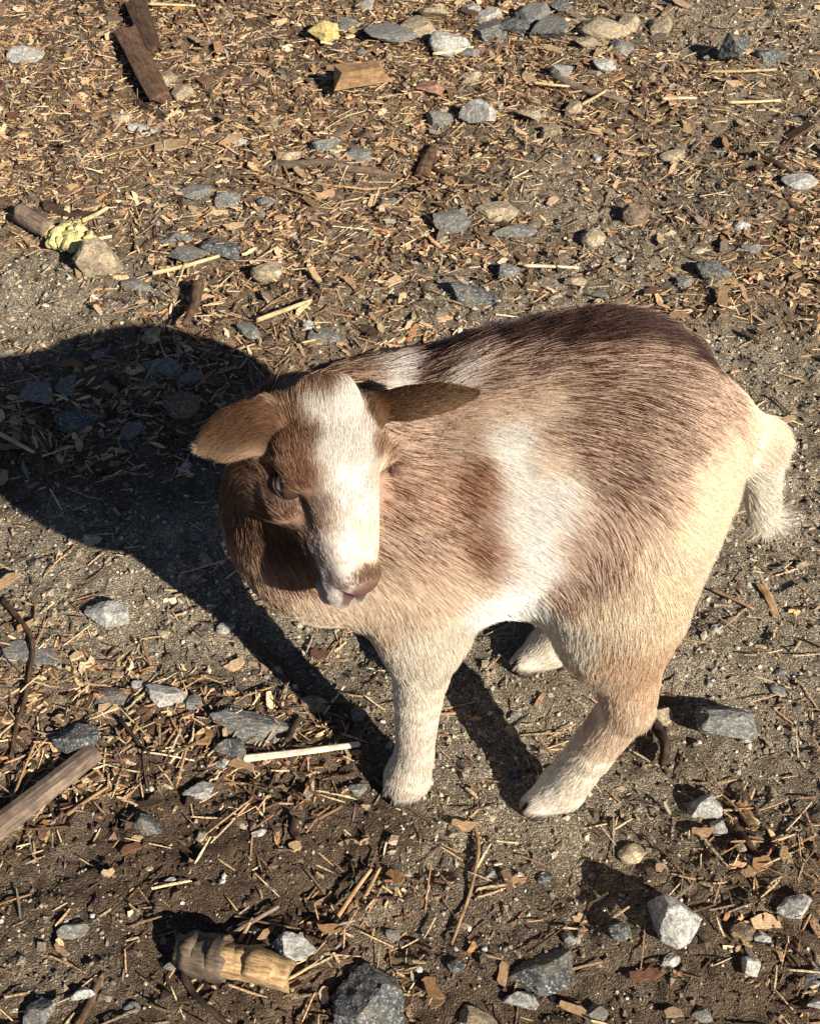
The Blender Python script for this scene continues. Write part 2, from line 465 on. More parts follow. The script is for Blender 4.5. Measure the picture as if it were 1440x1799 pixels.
# coat colours: zone, light hair, dark hair, share of dark hairs, places on the body
SEEDS = [
    ('b', (0.2, 0.105, 0.07), (0.04, 0.018, 0.014), 0.8, [(0.019, 0.714, 0.436), (-0.004, 0.73, 0.427), (-0.034, 0.716, 0.43), (-0.001, 0.711, 0.431), (0.131, 0.714, 0.465), (0.169, 0.714, 0.463), (0.19, 0.711, 0.455), (0.001, 0.726, 0.429), (0.035, 0.728, 0.44), (0.076, 0.734, 0.45), (0.115, 0.73, 0.46), (0.152, 0.73, 0.462), (0.189, 0.746, 0.444), (0.096, 0.711, 0.46), (0.054, 0.716, 0.449), ]),
    ('b', (0.87, 0.83, 0.77), (0.54, 0.36, 0.23), 0.06, [(-0.019, 0.707, 0.432), (-0.016, 0.716, 0.43), (-0.024, 0.716, 0.43), ]),
    ('b', (0.87, 0.83, 0.77), (0.54, 0.36, 0.23), 0.08, [(0.029, 0.691, 0.441), ]),
    ('b', (0.54, 0.36, 0.23), (0.085, 0.04, 0.027), 0.6, [(-0.046, 0.709, 0.433), (-0.068, 0.698, 0.437), (0.004, 0.701, 0.433), ]),
    ('b', (0.76, 0.57, 0.42), (0.118, 0.044, 0.024), 0.6, [(0.071, 0.681, 0.453), (0.108, 0.673, 0.459), (0.144, 0.676, 0.464), (0.177, 0.681, 0.459), (0.064, 0.669, 0.448), ]),
    ('b', (0.76, 0.57, 0.42), (0.118, 0.044, 0.024), 0.62, [(0.109, 0.646, 0.448), (0.144, 0.644, 0.45), (0.161, 0.642, 0.447), (0.089, 0.638, 0.439), (0.108, 0.63, 0.437), (0.122, 0.623, 0.432), (0.141, 0.622, 0.432), (0.139, 0.611, 0.419), (0.126, 0.611, 0.418), ]),
    ('b', (0.76, 0.57, 0.42), (0.118, 0.044, 0.024), 0.42, [(0.182, 0.658, 0.449), (0.174, 0.629, 0.433), (0.197, 0.681, 0.449), (0.154, 0.607, 0.412), ]),
    ('b', (0.76, 0.57, 0.42), (0.118, 0.044, 0.024), 0.25, [(0.213, 0.679, 0.435), (0.198, 0.644, 0.43), (0.174, 0.614, 0.415), (0.124, 0.597, 0.392), (0.146, 0.595, 0.392), (0.111, 0.602, 0.4), ]),
    ('b', (0.76, 0.57, 0.42), (0.118, 0.044, 0.024), 0.33, [(0.111, 0.593, 0.371), (0.107, 0.59, 0.34), (0.116, 0.589, 0.353), (0.131, 0.588, 0.367), ]),
    ('b', (0.87, 0.83, 0.77), (0.8, 0.66, 0.5), 0.05, [(0.064, 0.64, 0.434), (0.071, 0.623, 0.421), (0.08, 0.605, 0.397), (0.093, 0.605, 0.402), (0.068, 0.598, 0.372), (0.071, 0.595, 0.328), (0.089, 0.593, 0.358), (0.058, 0.608, 0.394), (0.051, 0.647, 0.435), (0.06, 0.6, 0.304), (0.046, 0.594, 0.316), (0.064, 0.594, 0.353), (0.101, 0.606, 0.406), ]),
    ('b', (0.76, 0.57, 0.42), (0.118, 0.044, 0.024), 0.5, [(0.061, 0.676, 0.449), (0.047, 0.686, 0.447), (0.041, 0.696, 0.446), (0.014, 0.706, 0.435), (0.074, 0.674, 0.452), ]),
    ('b', (0.76, 0.57, 0.42), (0.54, 0.36, 0.23), 0.3, [(0.045, 0.66, 0.44), (0.032, 0.655, 0.432), (0.056, 0.661, 0.443), (0.017, 0.665, 0.429), ]),
    ('b', (0.8, 0.66, 0.5), (0.54, 0.36, 0.23), 0.2, [(0.081, 0.651, 0.445), (0.071, 0.66, 0.447), (0.084, 0.628, 0.429), ]),
    ('b', (0.76, 0.57, 0.42), (0.24, 0.1, 0.05), 0.5, [(0.009, 0.631, 0.411), (0.016, 0.62, 0.399), (0.001, 0.619, 0.396), (0.03, 0.61, 0.382), ]),
    ('b', (0.6, 0.36, 0.22), (0.2, 0.08, 0.04), 0.6, [(0.034, 0.621, 0.403), (0.041, 0.613, 0.396), (0.037, 0.625, 0.41), (0.045, 0.602, 0.372), (0.051, 0.597, 0.356), ]),
    ('b', (0.76, 0.57, 0.42), (0.118, 0.044, 0.024), 0.3, [(0.027, 0.64, 0.42), (0.006, 0.653, 0.422), (0.001, 0.605, 0.363), (0.016, 0.601, 0.353), (-0.006, 0.602, 0.346), ]),
    ('b', (0.8, 0.66, 0.5), (0.54, 0.36, 0.23), 0.25, [(0.001, 0.595, 0.328), (0.019, 0.593, 0.323), (0.036, 0.595, 0.335), (0.009, 0.592, 0.301), (-0.011, 0.596, 0.316), (-0.028, 0.602, 0.286), ]),
    ('b', (0.86, 0.78, 0.65), (0.54, 0.36, 0.23), 0.1, [(0.009, 0.595, 0.266), (0.006, 0.606, 0.208), (0.006, 0.62, 0.146), (0.014, 0.592, 0.293), ]),
    ('b', (0.74, 0.66, 0.55), (0.54, 0.36, 0.23), 0.05, [(-0.001, 0.624, 0.066), (0.002, 0.622, 0.101), (0.009, 0.622, 0.046), ]),
    ('b', (0.85, 0.73, 0.55), (0.8, 0.66, 0.5), 0.15, [(0.212, 0.643, 0.414), (0.194, 0.621, 0.408), (0.205, 0.613, 0.379), (0.188, 0.597, 0.377), (0.232, 0.65, 0.376), ]),
    ('b', (0.85, 0.73, 0.55), (0.54, 0.36, 0.23), 0.15, [(0.164, 0.59, 0.38), (0.188, 0.59, 0.352), (0.149, 0.58, 0.34), (0.164, 0.578, 0.303), (0.136, 0.581, 0.331), (0.178, 0.582, 0.318), ]),
    ('b', (0.76, 0.58, 0.4), (0.54, 0.36, 0.23), 0.25, [(0.174, 0.587, 0.241), (0.187, 0.603, 0.196), (0.159, 0.577, 0.273), ]),
    ('b', (0.8, 0.66, 0.5), (0.54, 0.36, 0.23), 0.2, [(0.164, 0.601, 0.186), (0.157, 0.61, 0.128), (0.176, 0.602, 0.163), (0.151, 0.586, 0.236), ]),
    ('b', (0.86, 0.78, 0.65), (0.54, 0.36, 0.23), 0.12, [(0.131, 0.608, 0.051), (0.118, 0.613, 0.037), (0.144, 0.607, 0.073), ]),
    ('b', (0.86, 0.78, 0.65), (0.54, 0.36, 0.23), 0.15, [(0.118, 0.59, 0.283), (0.133, 0.768, 0.052), (0.125, 0.765, 0.032), ]),
    ('b', (0.85, 0.73, 0.55), (0.8, 0.66, 0.5), 0.2, [(0.253, 0.692, 0.397), (0.26, 0.683, 0.384), ]),
    ('b', (0.78, 0.73, 0.62), (0.8, 0.66, 0.5), 0.05, [(0.271, 0.687, 0.351), (0.274, 0.688, 0.326), (0.261, 0.679, 0.371), ]),
    ('b', (0.34, 0.2, 0.12), (0.085, 0.04, 0.027), 0.5, [(-0.109, 0.609, 0.403), (-0.123, 0.641, 0.343), (-0.118, 0.625, 0.406), (-0.102, 0.608, 0.433), ]),
    ('b', (0.46, 0.3, 0.19), (0.118, 0.044, 0.024), 0.4, [(-0.123, 0.637, 0.323), (-0.088, 0.612, 0.331), ]),
    ('b', (0.22, 0.12, 0.07), (0.085, 0.04, 0.027), 0.6, [(-0.095, 0.617, 0.351), (-0.096, 0.606, 0.386), ]),
    ('b', (0.58, 0.41, 0.28), (0.118, 0.044, 0.024), 0.25, [(-0.114, 0.628, 0.313), (-0.102, 0.62, 0.301), ]),
    ('b', (0.8, 0.66, 0.5), (0.54, 0.36, 0.23), 0.2, [(-0.081, 0.611, 0.298), (-0.064, 0.608, 0.292), (-0.049, 0.607, 0.287), ]),
    ('h', (0.7, 0.66, 0.6), (0.8, 0.66, 0.5), 0.08, [(-0.038, 0.616, 0.469), (-0.045, 0.605, 0.467), (-0.03, 0.613, 0.457), (-0.042, 0.594, 0.448), (-0.036, 0.591, 0.428), (-0.028, 0.586, 0.414), (-0.043, 0.57, 0.414), (-0.046, 0.563, 0.404), (-0.041, 0.557, 0.392), (-0.038, 0.624, 0.476), (-0.031, 0.626, 0.466), (-0.028, 0.603, 0.437), (-0.021, 0.599, 0.413), (-0.056, 0.608, 0.474), (-0.049, 0.594, 0.458), (-0.021, 0.589, 0.401), (-0.049, 0.584, 0.44), (-0.049, 0.58, 0.433), (-0.053, 0.59, 0.454), (-0.045, 0.575, 0.424), (-0.059, 0.61, 0.477), ]),
    ('h', (0.85, 0.73, 0.55), (0.54, 0.36, 0.23), 0.25, [(-0.03, 0.575, 0.402), (-0.029, 0.566, 0.391), (-0.023, 0.575, 0.394), ]),
    ('h', (0.34, 0.2, 0.11), (0.118, 0.044, 0.024), 0.45, [(-0.028, 0.558, 0.384), (-0.032, 0.555, 0.385), (-0.023, 0.56, 0.379), ]),
    ('h', (0.26, 0.16, 0.11), (0.085, 0.04, 0.027), 0.5, [(-0.028, 0.553, 0.378), (-0.024, 0.557, 0.376), ]),
    ('h', (0.58, 0.51, 0.46), (0.8, 0.66, 0.5), 0.1, [(-0.039, 0.552, 0.383), (-0.036, 0.552, 0.369), (-0.033, 0.563, 0.35), (-0.032, 0.564, 0.351), (-0.044, 0.554, 0.386), ]),
    ('h', (0.34, 0.2, 0.11), (0.118, 0.044, 0.024), 0.45, [(-0.078, 0.597, 0.464), (-0.071, 0.591, 0.461), (-0.069, 0.606, 0.471), (-0.082, 0.589, 0.451), (-0.076, 0.584, 0.448), ]),
    ('h', (0.34, 0.2, 0.11), (0.118, 0.044, 0.024), 0.65, [(-0.064, 0.583, 0.446), (-0.064, 0.589, 0.458), (-0.059, 0.582, 0.44), (-0.064, 0.596, 0.466), ]),
    ('h', (0.4, 0.27, 0.19), (0.118, 0.044, 0.024), 0.45, [(-0.075, 0.588, 0.421), (-0.063, 0.577, 0.408), (-0.081, 0.584, 0.418), ]),
    ('h', (0.3, 0.18, 0.11), (0.085, 0.04, 0.027), 0.6, [(-0.087, 0.586, 0.416), (-0.086, 0.599, 0.386), (-0.072, 0.587, 0.377), (-0.09, 0.593, 0.427), ]),
    ('h', (0.62, 0.52, 0.44), (0.118, 0.044, 0.024), 0.25, [(-0.056, 0.567, 0.401), (-0.051, 0.561, 0.393), ]),
    ('h', (0.35, 0.22, 0.14), (0.085, 0.04, 0.027), 0.5, [(-0.051, 0.574, 0.425), (-0.049, 0.57, 0.417), (-0.054, 0.577, 0.43), ]),  # crease running down from the eye: its shade put into the hair colour
    ('h', (0.34, 0.2, 0.11), (0.118, 0.044, 0.024), 0.65, [(-0.02, 0.618, 0.436), (-0.018, 0.626, 0.438), ]),
    ('h', (0.8, 0.66, 0.5), (0.54, 0.36, 0.23), 0.3, [(-0.019, 0.626, 0.443), (-0.021, 0.616, 0.421), (-0.028, 0.626, 0.461), (-0.021, 0.604, 0.416), ]),
    ('h', (0.48, 0.32, 0.2), (0.118, 0.044, 0.024), 0.35, [(-0.061, 0.624, 0.485), (-0.071, 0.624, 0.481), ]),
    ('h', (0.34, 0.2, 0.11), (0.118, 0.044, 0.024), 0.5, [(-0.051, 0.631, 0.485), (-0.046, 0.634, 0.483), (-0.031, 0.65, 0.462), (-0.056, 0.62, 0.484), ]),
    ('h', (0.42, 0.25, 0.13), (0.118, 0.044, 0.024), 0.3, [(-0.031, 0.65, 0.462), ]),
    ('e', (0.2, 0.095, 0.04), (0.09, 0.042, 0.02), 0.45, [(0.002, 0.627, 0.477), (0.009, 0.627, 0.481), (-0.006, 0.634, 0.473), (0.016, 0.621, 0.483), ]),
    ('e', (0.125, 0.058, 0.026), (0.06, 0.028, 0.014), 0.45, [(-0.109, 0.611, 0.466), (-0.105, 0.618, 0.472), (-0.095, 0.613, 0.469), (-0.006, 0.634, 0.473), (-0.115, 0.608, 0.462), (-0.104, 0.609, 0.463), (-0.121, 0.607, 0.46), (-0.109, 0.616, 0.47), (-0.104, 0.606, 0.459), (-0.116, 0.604, 0.458), (-0.124, 0.605, 0.457), (-0.092, 0.607, 0.462), (-0.096, 0.626, 0.475), ]),
    ('e', (0.135, 0.072, 0.036), (0.07, 0.038, 0.022), 0.5, [(0.027, 0.615, 0.487), (0.036, 0.615, 0.492), ]),
    ('e', (0.36, 0.24, 0.13), (0.118, 0.044, 0.024), 0.25, [(0.013, 0.619, 0.479), (0, 0.623, 0.472), (0.024, 0.615, 0.485), (0.007, 0.62, 0.475), (0.018, 0.616, 0.481), (0.031, 0.614, 0.489), ]),
    ('e', (0.42, 0.28, 0.17), (0.54, 0.36, 0.23), 0.3, [(-0.126, 0.602, 0.451), (-0.104, 0.603, 0.451), (-0.131, 0.603, 0.451), (-0.116, 0.602, 0.451), ]),
    ('e', (0.22, 0.12, 0.06), (0.118, 0.044, 0.024), 0.4, [(-0.089, 0.624, 0.477), (-0.086, 0.616, 0.474), ]),
]
# ------------------------------------------------------------------ coat: growth direction, colours, strands
A_ = np.array
# bone: start, end, radius, zone, growth direction, hair length, lift
BONES = [
    ((-0.02, 0.70, 0.36), (0.19, 0.70, 0.36), 0.100, 'b', (1.0, 0, -0.42), 0.019, 0.34),
    ((0.17, 0.70, 0.36), (0.22, 0.70, 0.34), 0.080, 'b', (0.75, 0, -0.8), 0.018, 0.30),
    ((0.02, 0.70, 0.31), (0.12, 0.70, 0.31), 0.085, 'b', (0.55, 0, -0.9), 0.021, 0.34),
    ((-0.045, 0.70, 0.33), (-0.07, 0.69, 0.30), 0.085, 'b', (0.42, 0, -0.9), 0.018, 0.34),
    ((0.00, 0.642, 0.30), (0.005, 0.642, 0.21), 0.040, 'b', (0.22, 0, -1.0), 0.015, 0.30),
    ((0.012, 0.770, 0.30), (0.017, 0.770, 0.21), 0.040, 'b', (0.22, 0, -1.0), 0.015, 0.30),
    ((0.006, 0.640, 0.18), (0.004, 0.640, 0.06), 0.020, 'b', (-0.02, 0, -1.0), 0.011, 0.26),
    ((0.018, 0.772, 0.18), (0.016, 0.772, 0.06), 0.020, 'b', (-0.02, 0, -1.0), 0.011, 0.26),
    ((0.003, 0.638, 0.045), (-0.005, 0.633, 0.015), 0.020, 'b', (-0.15, -0.15, -1.0), 0.013, 0.36),
    ((0.015, 0.770, 0.045), (0.007, 0.765, 0.015), 0.020, 'b', (-0.15, -0.15, -1.0), 0.013, 0.36),
    ((0.150, 0.640, 0.36), (0.152, 0.634, 0.26), 0.050, 'b', (0.05, 0, -1.0), 0.019, 0.28),
    ((0.150, 0.768, 0.36), (0.152, 0.774, 0.26), 0.050, 'b', (0.05, 0, -1.0), 0.019, 0.28),
    ((0.160, 0.625, 0.23), (0.179, 0.624, 0.15), 0.030, 'b', (0.10, 0, -1.0), 0.015, 0.28),
    ((0.160, 0.783, 0.23), (0.179, 0.784, 0.15), 0.030, 'b', (0.10, 0, -1.0), 0.015, 0.28),
    ((0.178, 0.624, 0.14), (0.138, 0.624, 0.04), 0.020, 'b', (-0.38, 0, -1.0), 0.012, 0.26),
    ((0.178, 0.784, 0.14), (0.138, 0.784, 0.04), 0.020, 'b', (-0.38, 0, -1.0), 0.012, 0.26),
    ((0.134, 0.623, 0.028), (0.113, 0.616, 0.012), 0.018, 'b', (-0.9, -0.2, -0.6), 0.012, 0.34),
    ((0.134, 0.783, 0.028), (0.113, 0.776, 0.012), 0.018, 'b', (-0.9, -0.2, -0.6), 0.012, 0.34),
    ((0.245, 0.700, 0.385), (0.262, 0.700, 0.36), 0.018, 't', (0.35, -0.05, -1.0), 0.022, 0.24),
    ((0.262, 0.700, 0.355), (0.276, 0.700, 0.300), 0.014, 't', (0.16, -0.03, -1.0), 0.038, 0.20),
    ((-0.020, 0.722, 0.36), tuple(H(0.03, 0.004, -0.075)), 0.052, 'b', (0.45, 0.25, -0.75), 0.019, 0.40),
    (tuple(H(-0.002, 0, -0.030)), tuple(H(0.02, 0, -0.036)), 0.034, 'h', tuple(-hf * 0.9 + hu * 0.25), 0.013, 0.45),
    (tuple(H(0.04, 0, -0.032)), tuple(H(0.08, 0, -0.034)), 0.033, 'h', tuple(-hf), 0.0085, 0.30),
    (tuple(H(0.09, 0, -0.034)), tuple(H(0.152, 0, -0.034)), 0.020, 'h', tuple(-hf), 0.0056, 0.32),
    (tuple(H(0.05, 0.018, -0.062)), tuple(H(0.09, 0.010, -0.056)), 0.020, 'h', tuple(-hf * 0.8 - hu * 0.6), 0.010, 0.28),
    (tuple(H(0.05, -0.018, -0.062)), tuple(H(0.09, -0.010, -0.056)), 0.020, 'h', tuple(-hf * 0.8 - hu * 0.6), 0.010, 0.28),
    (tuple(EAR_L0 * 0.8 + EAR_L1 * 0.2), tuple(EAR_L1), 0.013, 'e', tuple(EAR_L1 - EAR_L0), 0.0085, 0.42),
    (tuple(EAR_R0 * 0.8 + EAR_R1 * 0.2), tuple(EAR_R1), 0.015, 'e', tuple(EAR_R1 - EAR_R0), 0.0085, 0.42),
]


def seg_dist(P, a, b):
    a = A_(a); ab = A_(b) - a
    t = np.clip(((P - a) @ ab) / (ab @ ab), 0, 1)
    return np.linalg.norm(P - a - t[:, None] * ab, axis=1)


def growth(P):
    """zone index, direction, length, lift at points on the skin"""
    D = np.stack([seg_dist(P, b[0], b[1]) - b[2] for b in BONES], 1)
    near = D.argmin(1)
    w = np.exp(-(D - D.min(1, keepdims=True)) / 0.009)
    w /= w.sum(1, keepdims=True)
    dirs = unit(A_([b[4] for b in BONES]))
    zone = A_(['bhet'.index(b[3]) for b in BONES])[near]
    return zone, unit(w @ dirs), w @ A_([b[5] for b in BONES]), w @ A_([b[6] for b in BONES])


def coat(P, zone):
    """light colour, dark colour and share of dark hairs"""
    n = len(P)
    out = np.zeros((n, 7), np.float32)
    for z, sig in ((0, 0.0090), (1, 0.0052), (2, 0.006), (3, 0.012)):
        m = np.where(zone == z)[0]
        if not len(m):
            continue
        pos, val = [], []
        zc = 'bhet'[z] if z != 3 else 'b'
        for sz, l, d, p, pts in SEEDS:
            if sz == zc:
                for q in pts:
                    pos.append(q); val.append((*l, *d, p))
                    if sz == 'b' and q[1] < 0.66:
                        pos.append((q[0], 1.40 - q[1], q[2])); val.append((*l, *d, p))
        pos = A_(pos, dtype=np.float32); val = A_(val, dtype=np.float32)
        for i in range(0, len(m), 40000):
            q = P[m[i:i + 40000]].astype(np.float32)
            sg_ = np.where(q[:, 2] < 0.22, sig * 1.7, sig)[:, None] if z == 0 else sig
            d2 = ((q[:, None, :] - pos[None]) ** 2).sum(2)
            w = np.exp(-(d2 - d2.min(1, keepdims=True)) / (2 * sg_ * sg_))
            w /= w.sum(1, keepdims=True)
            out[m[i:i + 40000]] = w @ val
    return out[:, :3], out[:, 3:6], out[:, 6]


def vert_normals(V, F):
    a = V[F[:, 2]] - V[F[:, 0]]; b = V[F[:, 3]] - V[F[:, 1]]
    fn = np.cross(a, b)
    N = np.zeros_like(V)
    for i in range(4):
        np.add.at(N, F[:, i], fn)
    return unit(N), np.linalg.norm(fn, axis=1) / 2


ZONE = growth(GV)[0]
earv = np.where(ZONE == 2)[0]
for _ in range(14):                     # finer edges on the thin ears
    acc = np.zeros_like(GV); num = np.zeros(len(GV))
    ef = GF[(ZONE[GF] == 2).any(1)]
    for i in range(4):
        np.add.at(acc, ef[:, i], GV[ef[:, (i + 1) % 4]] + GV[ef[:, (i + 3) % 4]])
        np.add.at(num, ef[:, i], 2)
    GV[earv] = GV[earv] * 0.5 + 0.5 * acc[earv] / num[earv][:, None]
GN, GA = vert_normals(GV, GF)
ZONE, GD, GLEN, GLIFT = growth(GV)
# ------------------------------------------------------------------ ground
def blobs(x, y, items):
    """soft patches: (photo x, photo y, radius in metres, amount)"""
    s = np.zeros_like(x)
    for px, py, r, a in items:
        cx, cy = G(px, py)
        s = np.maximum(s, a * np.exp(-(((x - cx) ** 2 + (y - cy) ** 2) / (r * r)) ** 1.5))
    return s


SAND = [(60, 520, .17, 1), (190, 540, .10, .8), (200, 1030, .15, 1), (40, 960, .10, 1), (380, 1010, .13, 1), (520, 1120, .10, 1), (640, 1160, .07, .9),
        (850, 1250, .13, 1), (1000, 1450, .12, .9), (860, 1450, .10, .9), (1230, 1150, .17, 1), (1400, 1100, .15, 1), (1380, 900, .17, 1),
        (1330, 680, .14, 1), (1100, 455, .13, .9), (1010, 360, .13, .8), (1220, 310, .16, .6), (1400, 200, .2, .6), (1330, 40, .25, .8),
        (800, 540, .10, .8), (640, 560, .08, .5), (1000, 520, .1, .8), (980, 260, .1, .4), (1360, 1330, .09, .7), (1000, 1580, .08, .5), (760, 1560, .07, .6), (60, 1680, .09, .6), (330, 340, .10, .4), (1100, 60, .15, .5)]
EARTH = [(300, 1480, .13, 1), (450, 1540, .12, 1), (620, 1430, .09, .9), (150, 1560, .12, .9), (250, 1650, .10, .8), (120, 1760, .1, .7), (460, 1640, .07, .8), (560, 60, .25, .6), (150, 40, .3, .5), (900, 1700, .12, .6), (1200, 1740, .1, .6)]
LITTER = [(120, 1250, .13, 1), (250, 1270, .10, 1), (40, 1330, .10, 1), (420, 1320, .08, .9), (560, 1330, .08, .8), (650, 1600, .08, .9), (560, 1680, .07, .8), (1250, 1600, .07, .32),
          (1380, 1640, .08, .36), (1330, 1480, .06, .3), (700, 1680, .06, .8), (480, 1130, .05, .6), (1250, 1480, .06, .4)]
wx = lambda x, y, k: (fbm(p3(x, y, 9.0, k), 3, 60) - 0.5) * 0.14


def zones(x, y):
    xw, yw = x + wx(x, y, 1.5), y + wx(x, y, 7.5)
    s = blobs(xw, yw, SAND)
    e = blobs(xw, yw, EARTH)
    l = blobs(xw, yw, LITTER)
    far = smooth01(0.95, 1.25, y)                    # beyond the goat the ground is littered with chips
    near_side = (1 - far) * 0.35
    mulch = np.clip(far + near_side - 0.95 * s - 0.55 * e * (1 - far) + l * 1.1, 0.04, 1)
    return s, e, mulch


FEET = [(0.0, 0.634), (0.012, 0.766), (0.122, 0.618), (0.122, 0.778)]
PITS = [(1050, 1545, .035, .014), (730, 1440, .018, .006), (900, 1340, .03, .004), (1400, 985, .02, .008), (620, 1770, .03, .008), (300, 1630, .03, .006),
        (1190, 1240, .03, .006), (1180, 1385, .02, .006), (760, 1530, .014, .006)]


def height(x, y):
    s, e, mu = zones(x, y)
    h = (fbm(p3(x, y, 6.0), 3, 70) - 0.5) * 0.034
    h = h + (fbm(p3(x, y, 34.0), 3, 71) - 0.5) * (0.012 + 0.008 * mu)
    h = h + (fbm(p3(x, y, 120.0), 3, 72) - 0.5) * (0.0105 + 0.002 * mu + 0.002 * e)
    for px, py, r, d in PITS:
        cx, cy = G(px, py)
        h = h - d * np.exp(-((x - cx) ** 2 + (y - cy) ** 2) / (r * r))
    h = h * smooth01(1.22, 1.08, np.abs(x)) * smooth01(2.92, 2.75, y) * smooth01(0.14, 0.26, y)
    w = np.zeros_like(x)
    for fx, fy in FEET:
        w = np.maximum(w, np.exp(-(((x - fx) ** 2 + (y - fy) ** 2) / 0.038 ** 2)))
    return h * (1 - w) + (0.004 + 0.15 * h) * w


def grid_axis(lo, hi, step, far):
    fine = np.arange(lo, hi + 1e-6, step)
    out = [0.02]
    while sum(out) < far:
        out.append(out[-1] * 1.5)
    c = np.cumsum(out)
    return np.concatenate([lo - c[::-1], fine, hi + c])


gx = grid_axis(-1.16, 1.16, 0.0046, 60)
gy = grid_axis(0.22, 2.85, 0.0046, 60)
GX, GY = np.meshgrid(gx, gy, indexing='ij')
fx_, fy_ = GX.ravel(), GY.ravel()
gz = height(fx_, fy_)
nx_, ny_ = len(gx), len(gy)
ii = np.arange(nx_ * ny_).reshape(nx_, ny_)
gf = np.stack([ii[:-1, :-1].ravel(), ii[1:, :-1].ravel(), ii[1:, 1:].ravel(), ii[:-1, 1:].ravel()], 1)
ground_me = mesh_np('ground', np.stack([fx_, fy_, gz], 1), gf)
zs, ze, zm = zones(fx_, fy_)
vcol(ground_me, np.stack([zs, ze, zm], 1), 'zone')

m = Mat('soil', 0.95, 0.15)
tc = m.n('TexCoord')
ob = tc.outputs['Object']
za = m.n('Attribute', attribute_name='zone')
sz = m.n('SeparateColor')
m.l(za.outputs['Color'], sz.inputs[0])
n1 = m.noise(ob, 14, 6, 0.65)
n2 = m.noise(ob, 160, 5, 0.7)
sandc = m.ramp(n1, [(0.3, (0.21, 0.175, 0.125)), (0.5, (0.32, 0.272, 0.20)), (0.72, (0.42, 0.37, 0.285))])
earthc = m.ramp(n1, [(0.3, (0.068, 0.044, 0.029)), (0.55, (0.125, 0.086, 0.058)), (0.75, (0.22, 0.172, 0.125))])
mulc = m.ramp(n2, [(0.3, (0.10, 0.070, 0.046)), (0.52, (0.225, 0.163, 0.106)), (0.72, (0.38, 0.295, 0.20))])
c = m.mix(sz.outputs[2], earthc, mulc)
c = m.mix(m.math('MULTIPLY', sz.outputs[0], 0.9), c, sandc)
c = m.mix(m.math('MULTIPLY', sz.outputs[1], 0.75), c, earthc)
# sand grains of all greys, some near-white quartz
vo = m.n('TexVoronoi', i_Scale=620.0)
m.l(ob, vo.inputs['Vector'])
sv = m.n('SeparateColor'); m.l(vo.outputs['Color'], sv.inputs[0])
grain = m.ramp(sv.outputs[0], [(0.0, (0.45, 0.44, 0.43)), (0.45, (0.95, 0.95, 0.95)), (0.8, (1.35, 1.32, 1.25)), (0.95, (2.4, 2.3, 2.1))])
c = m.mix(m.math('ADD', 0.45, m.math('MULTIPLY', sz.outputs[0], 0.5)), c, m.mix(1.0, c, grain, 'MULTIPLY'))
c = m.mix(0.6, c, m.mix(1.0, c, m.ramp(n2, [(0.3, (0.58, 0.56, 0.53)), (0.6, (1.2, 1.2, 1.2))]), 'MULTIPLY'))
m.color(c)
bh = m.math('ADD', m.math('MULTIPLY', vo.outputs['Distance'], -0.7), m.noise(ob, 420, 4, 0.7))
m.bump(bh, 1.0, 0.005)
ground = obj('ground', ground_me, m.m, kind='structure')


def hz(x, y):
    x = np.atleast_1d(np.asarray(x, float)); y = np.atleast_1d(np.asarray(y, float))
    return height(x, y)


# ------------------------------------------------------------------ materials of the litter
def wood_mat(name, dark, light, rough=0.85, use_attr=False, stretch=(6, 60, 60), scale=6, blotch=90):
    m = Mat(name, rough, 0.2)
    tc = m.n('TexCoord')
    mp = m.n('Mapping'); mp.inputs['Scale'].default_value = stretch
    m.l(tc.outputs['Object'], mp.inputs[0])
    oi = m.n('ObjectInfo')
    n = m.noise(mp.outputs[0], scale, 4, 0.65, 0.4)
    if use_attr:
        a = m.n('Attribute', attribute_name='Col')
        n = m.noise(tc.outputs['Object'], 500, 3)
        c = m.mix(1.0, a.outputs['Color'], m.ramp(n, [(0.32, (0.42, 0.40, 0.38)), (0.68, (1.35, 1.33, 1.3))]), 'MULTIPLY')
    else:
        c = m.ramp(n, [(0.34, dark), (0.62, light)])
        c = m.mix(0.7, c, m.mix(1.0, c, m.ramp(m.noise(tc.outputs['Object'], blotch, 4, 0.7), [(0.35, (0.5, 0.48, 0.46)), (0.65, (1.3, 1.3, 1.3))]), 'MULTIPLY'))
        v = m.math('ADD', 0.7, m.math('MULTIPLY', oi.outputs['Random'], 0.55))
        hv = m.n('HueSaturation'); m.l(v, hv.inputs['Value']); m.l(c, hv.inputs['Color'])
        c = hv.outputs[0]
    m.color(c)
    m.bump(n, 0.6, 0.0016)
    return m.m


WOOD = {
    'pale': wood_mat('pale_wood', (0.34, 0.21, 0.105), (0.56, 0.38, 0.21)),
    'tan': wood_mat('tan_wood', (0.26, 0.15, 0.072), (0.44, 0.28, 0.145)),
    'orange': wood_mat('orange_wood', (0.26, 0.12, 0.045), (0.44, 0.23, 0.095)),
    'brown': wood_mat('brown_bark', (0.055, 0.031, 0.019), (0.135, 0.080, 0.048)),
    'grey': wood_mat('weathered_wood', (0.11, 0.078, 0.055), (0.235, 0.175, 0.125)),
    'red': wood_mat('reddish_bark', (0.12, 0.045, 0.025), (0.24, 0.105, 0.06)),
    'straw': wood_mat('straw', (0.46, 0.33, 0.16), (0.66, 0.51, 0.29)),
    'bone': wood_mat('stripped_stick', (0.55, 0.45, 0.30), (0.75, 0.66, 0.48)),
    'dark': wood_mat('dark_twig', (0.030, 0.019, 0.013), (0.085, 0.055, 0.038)),
}
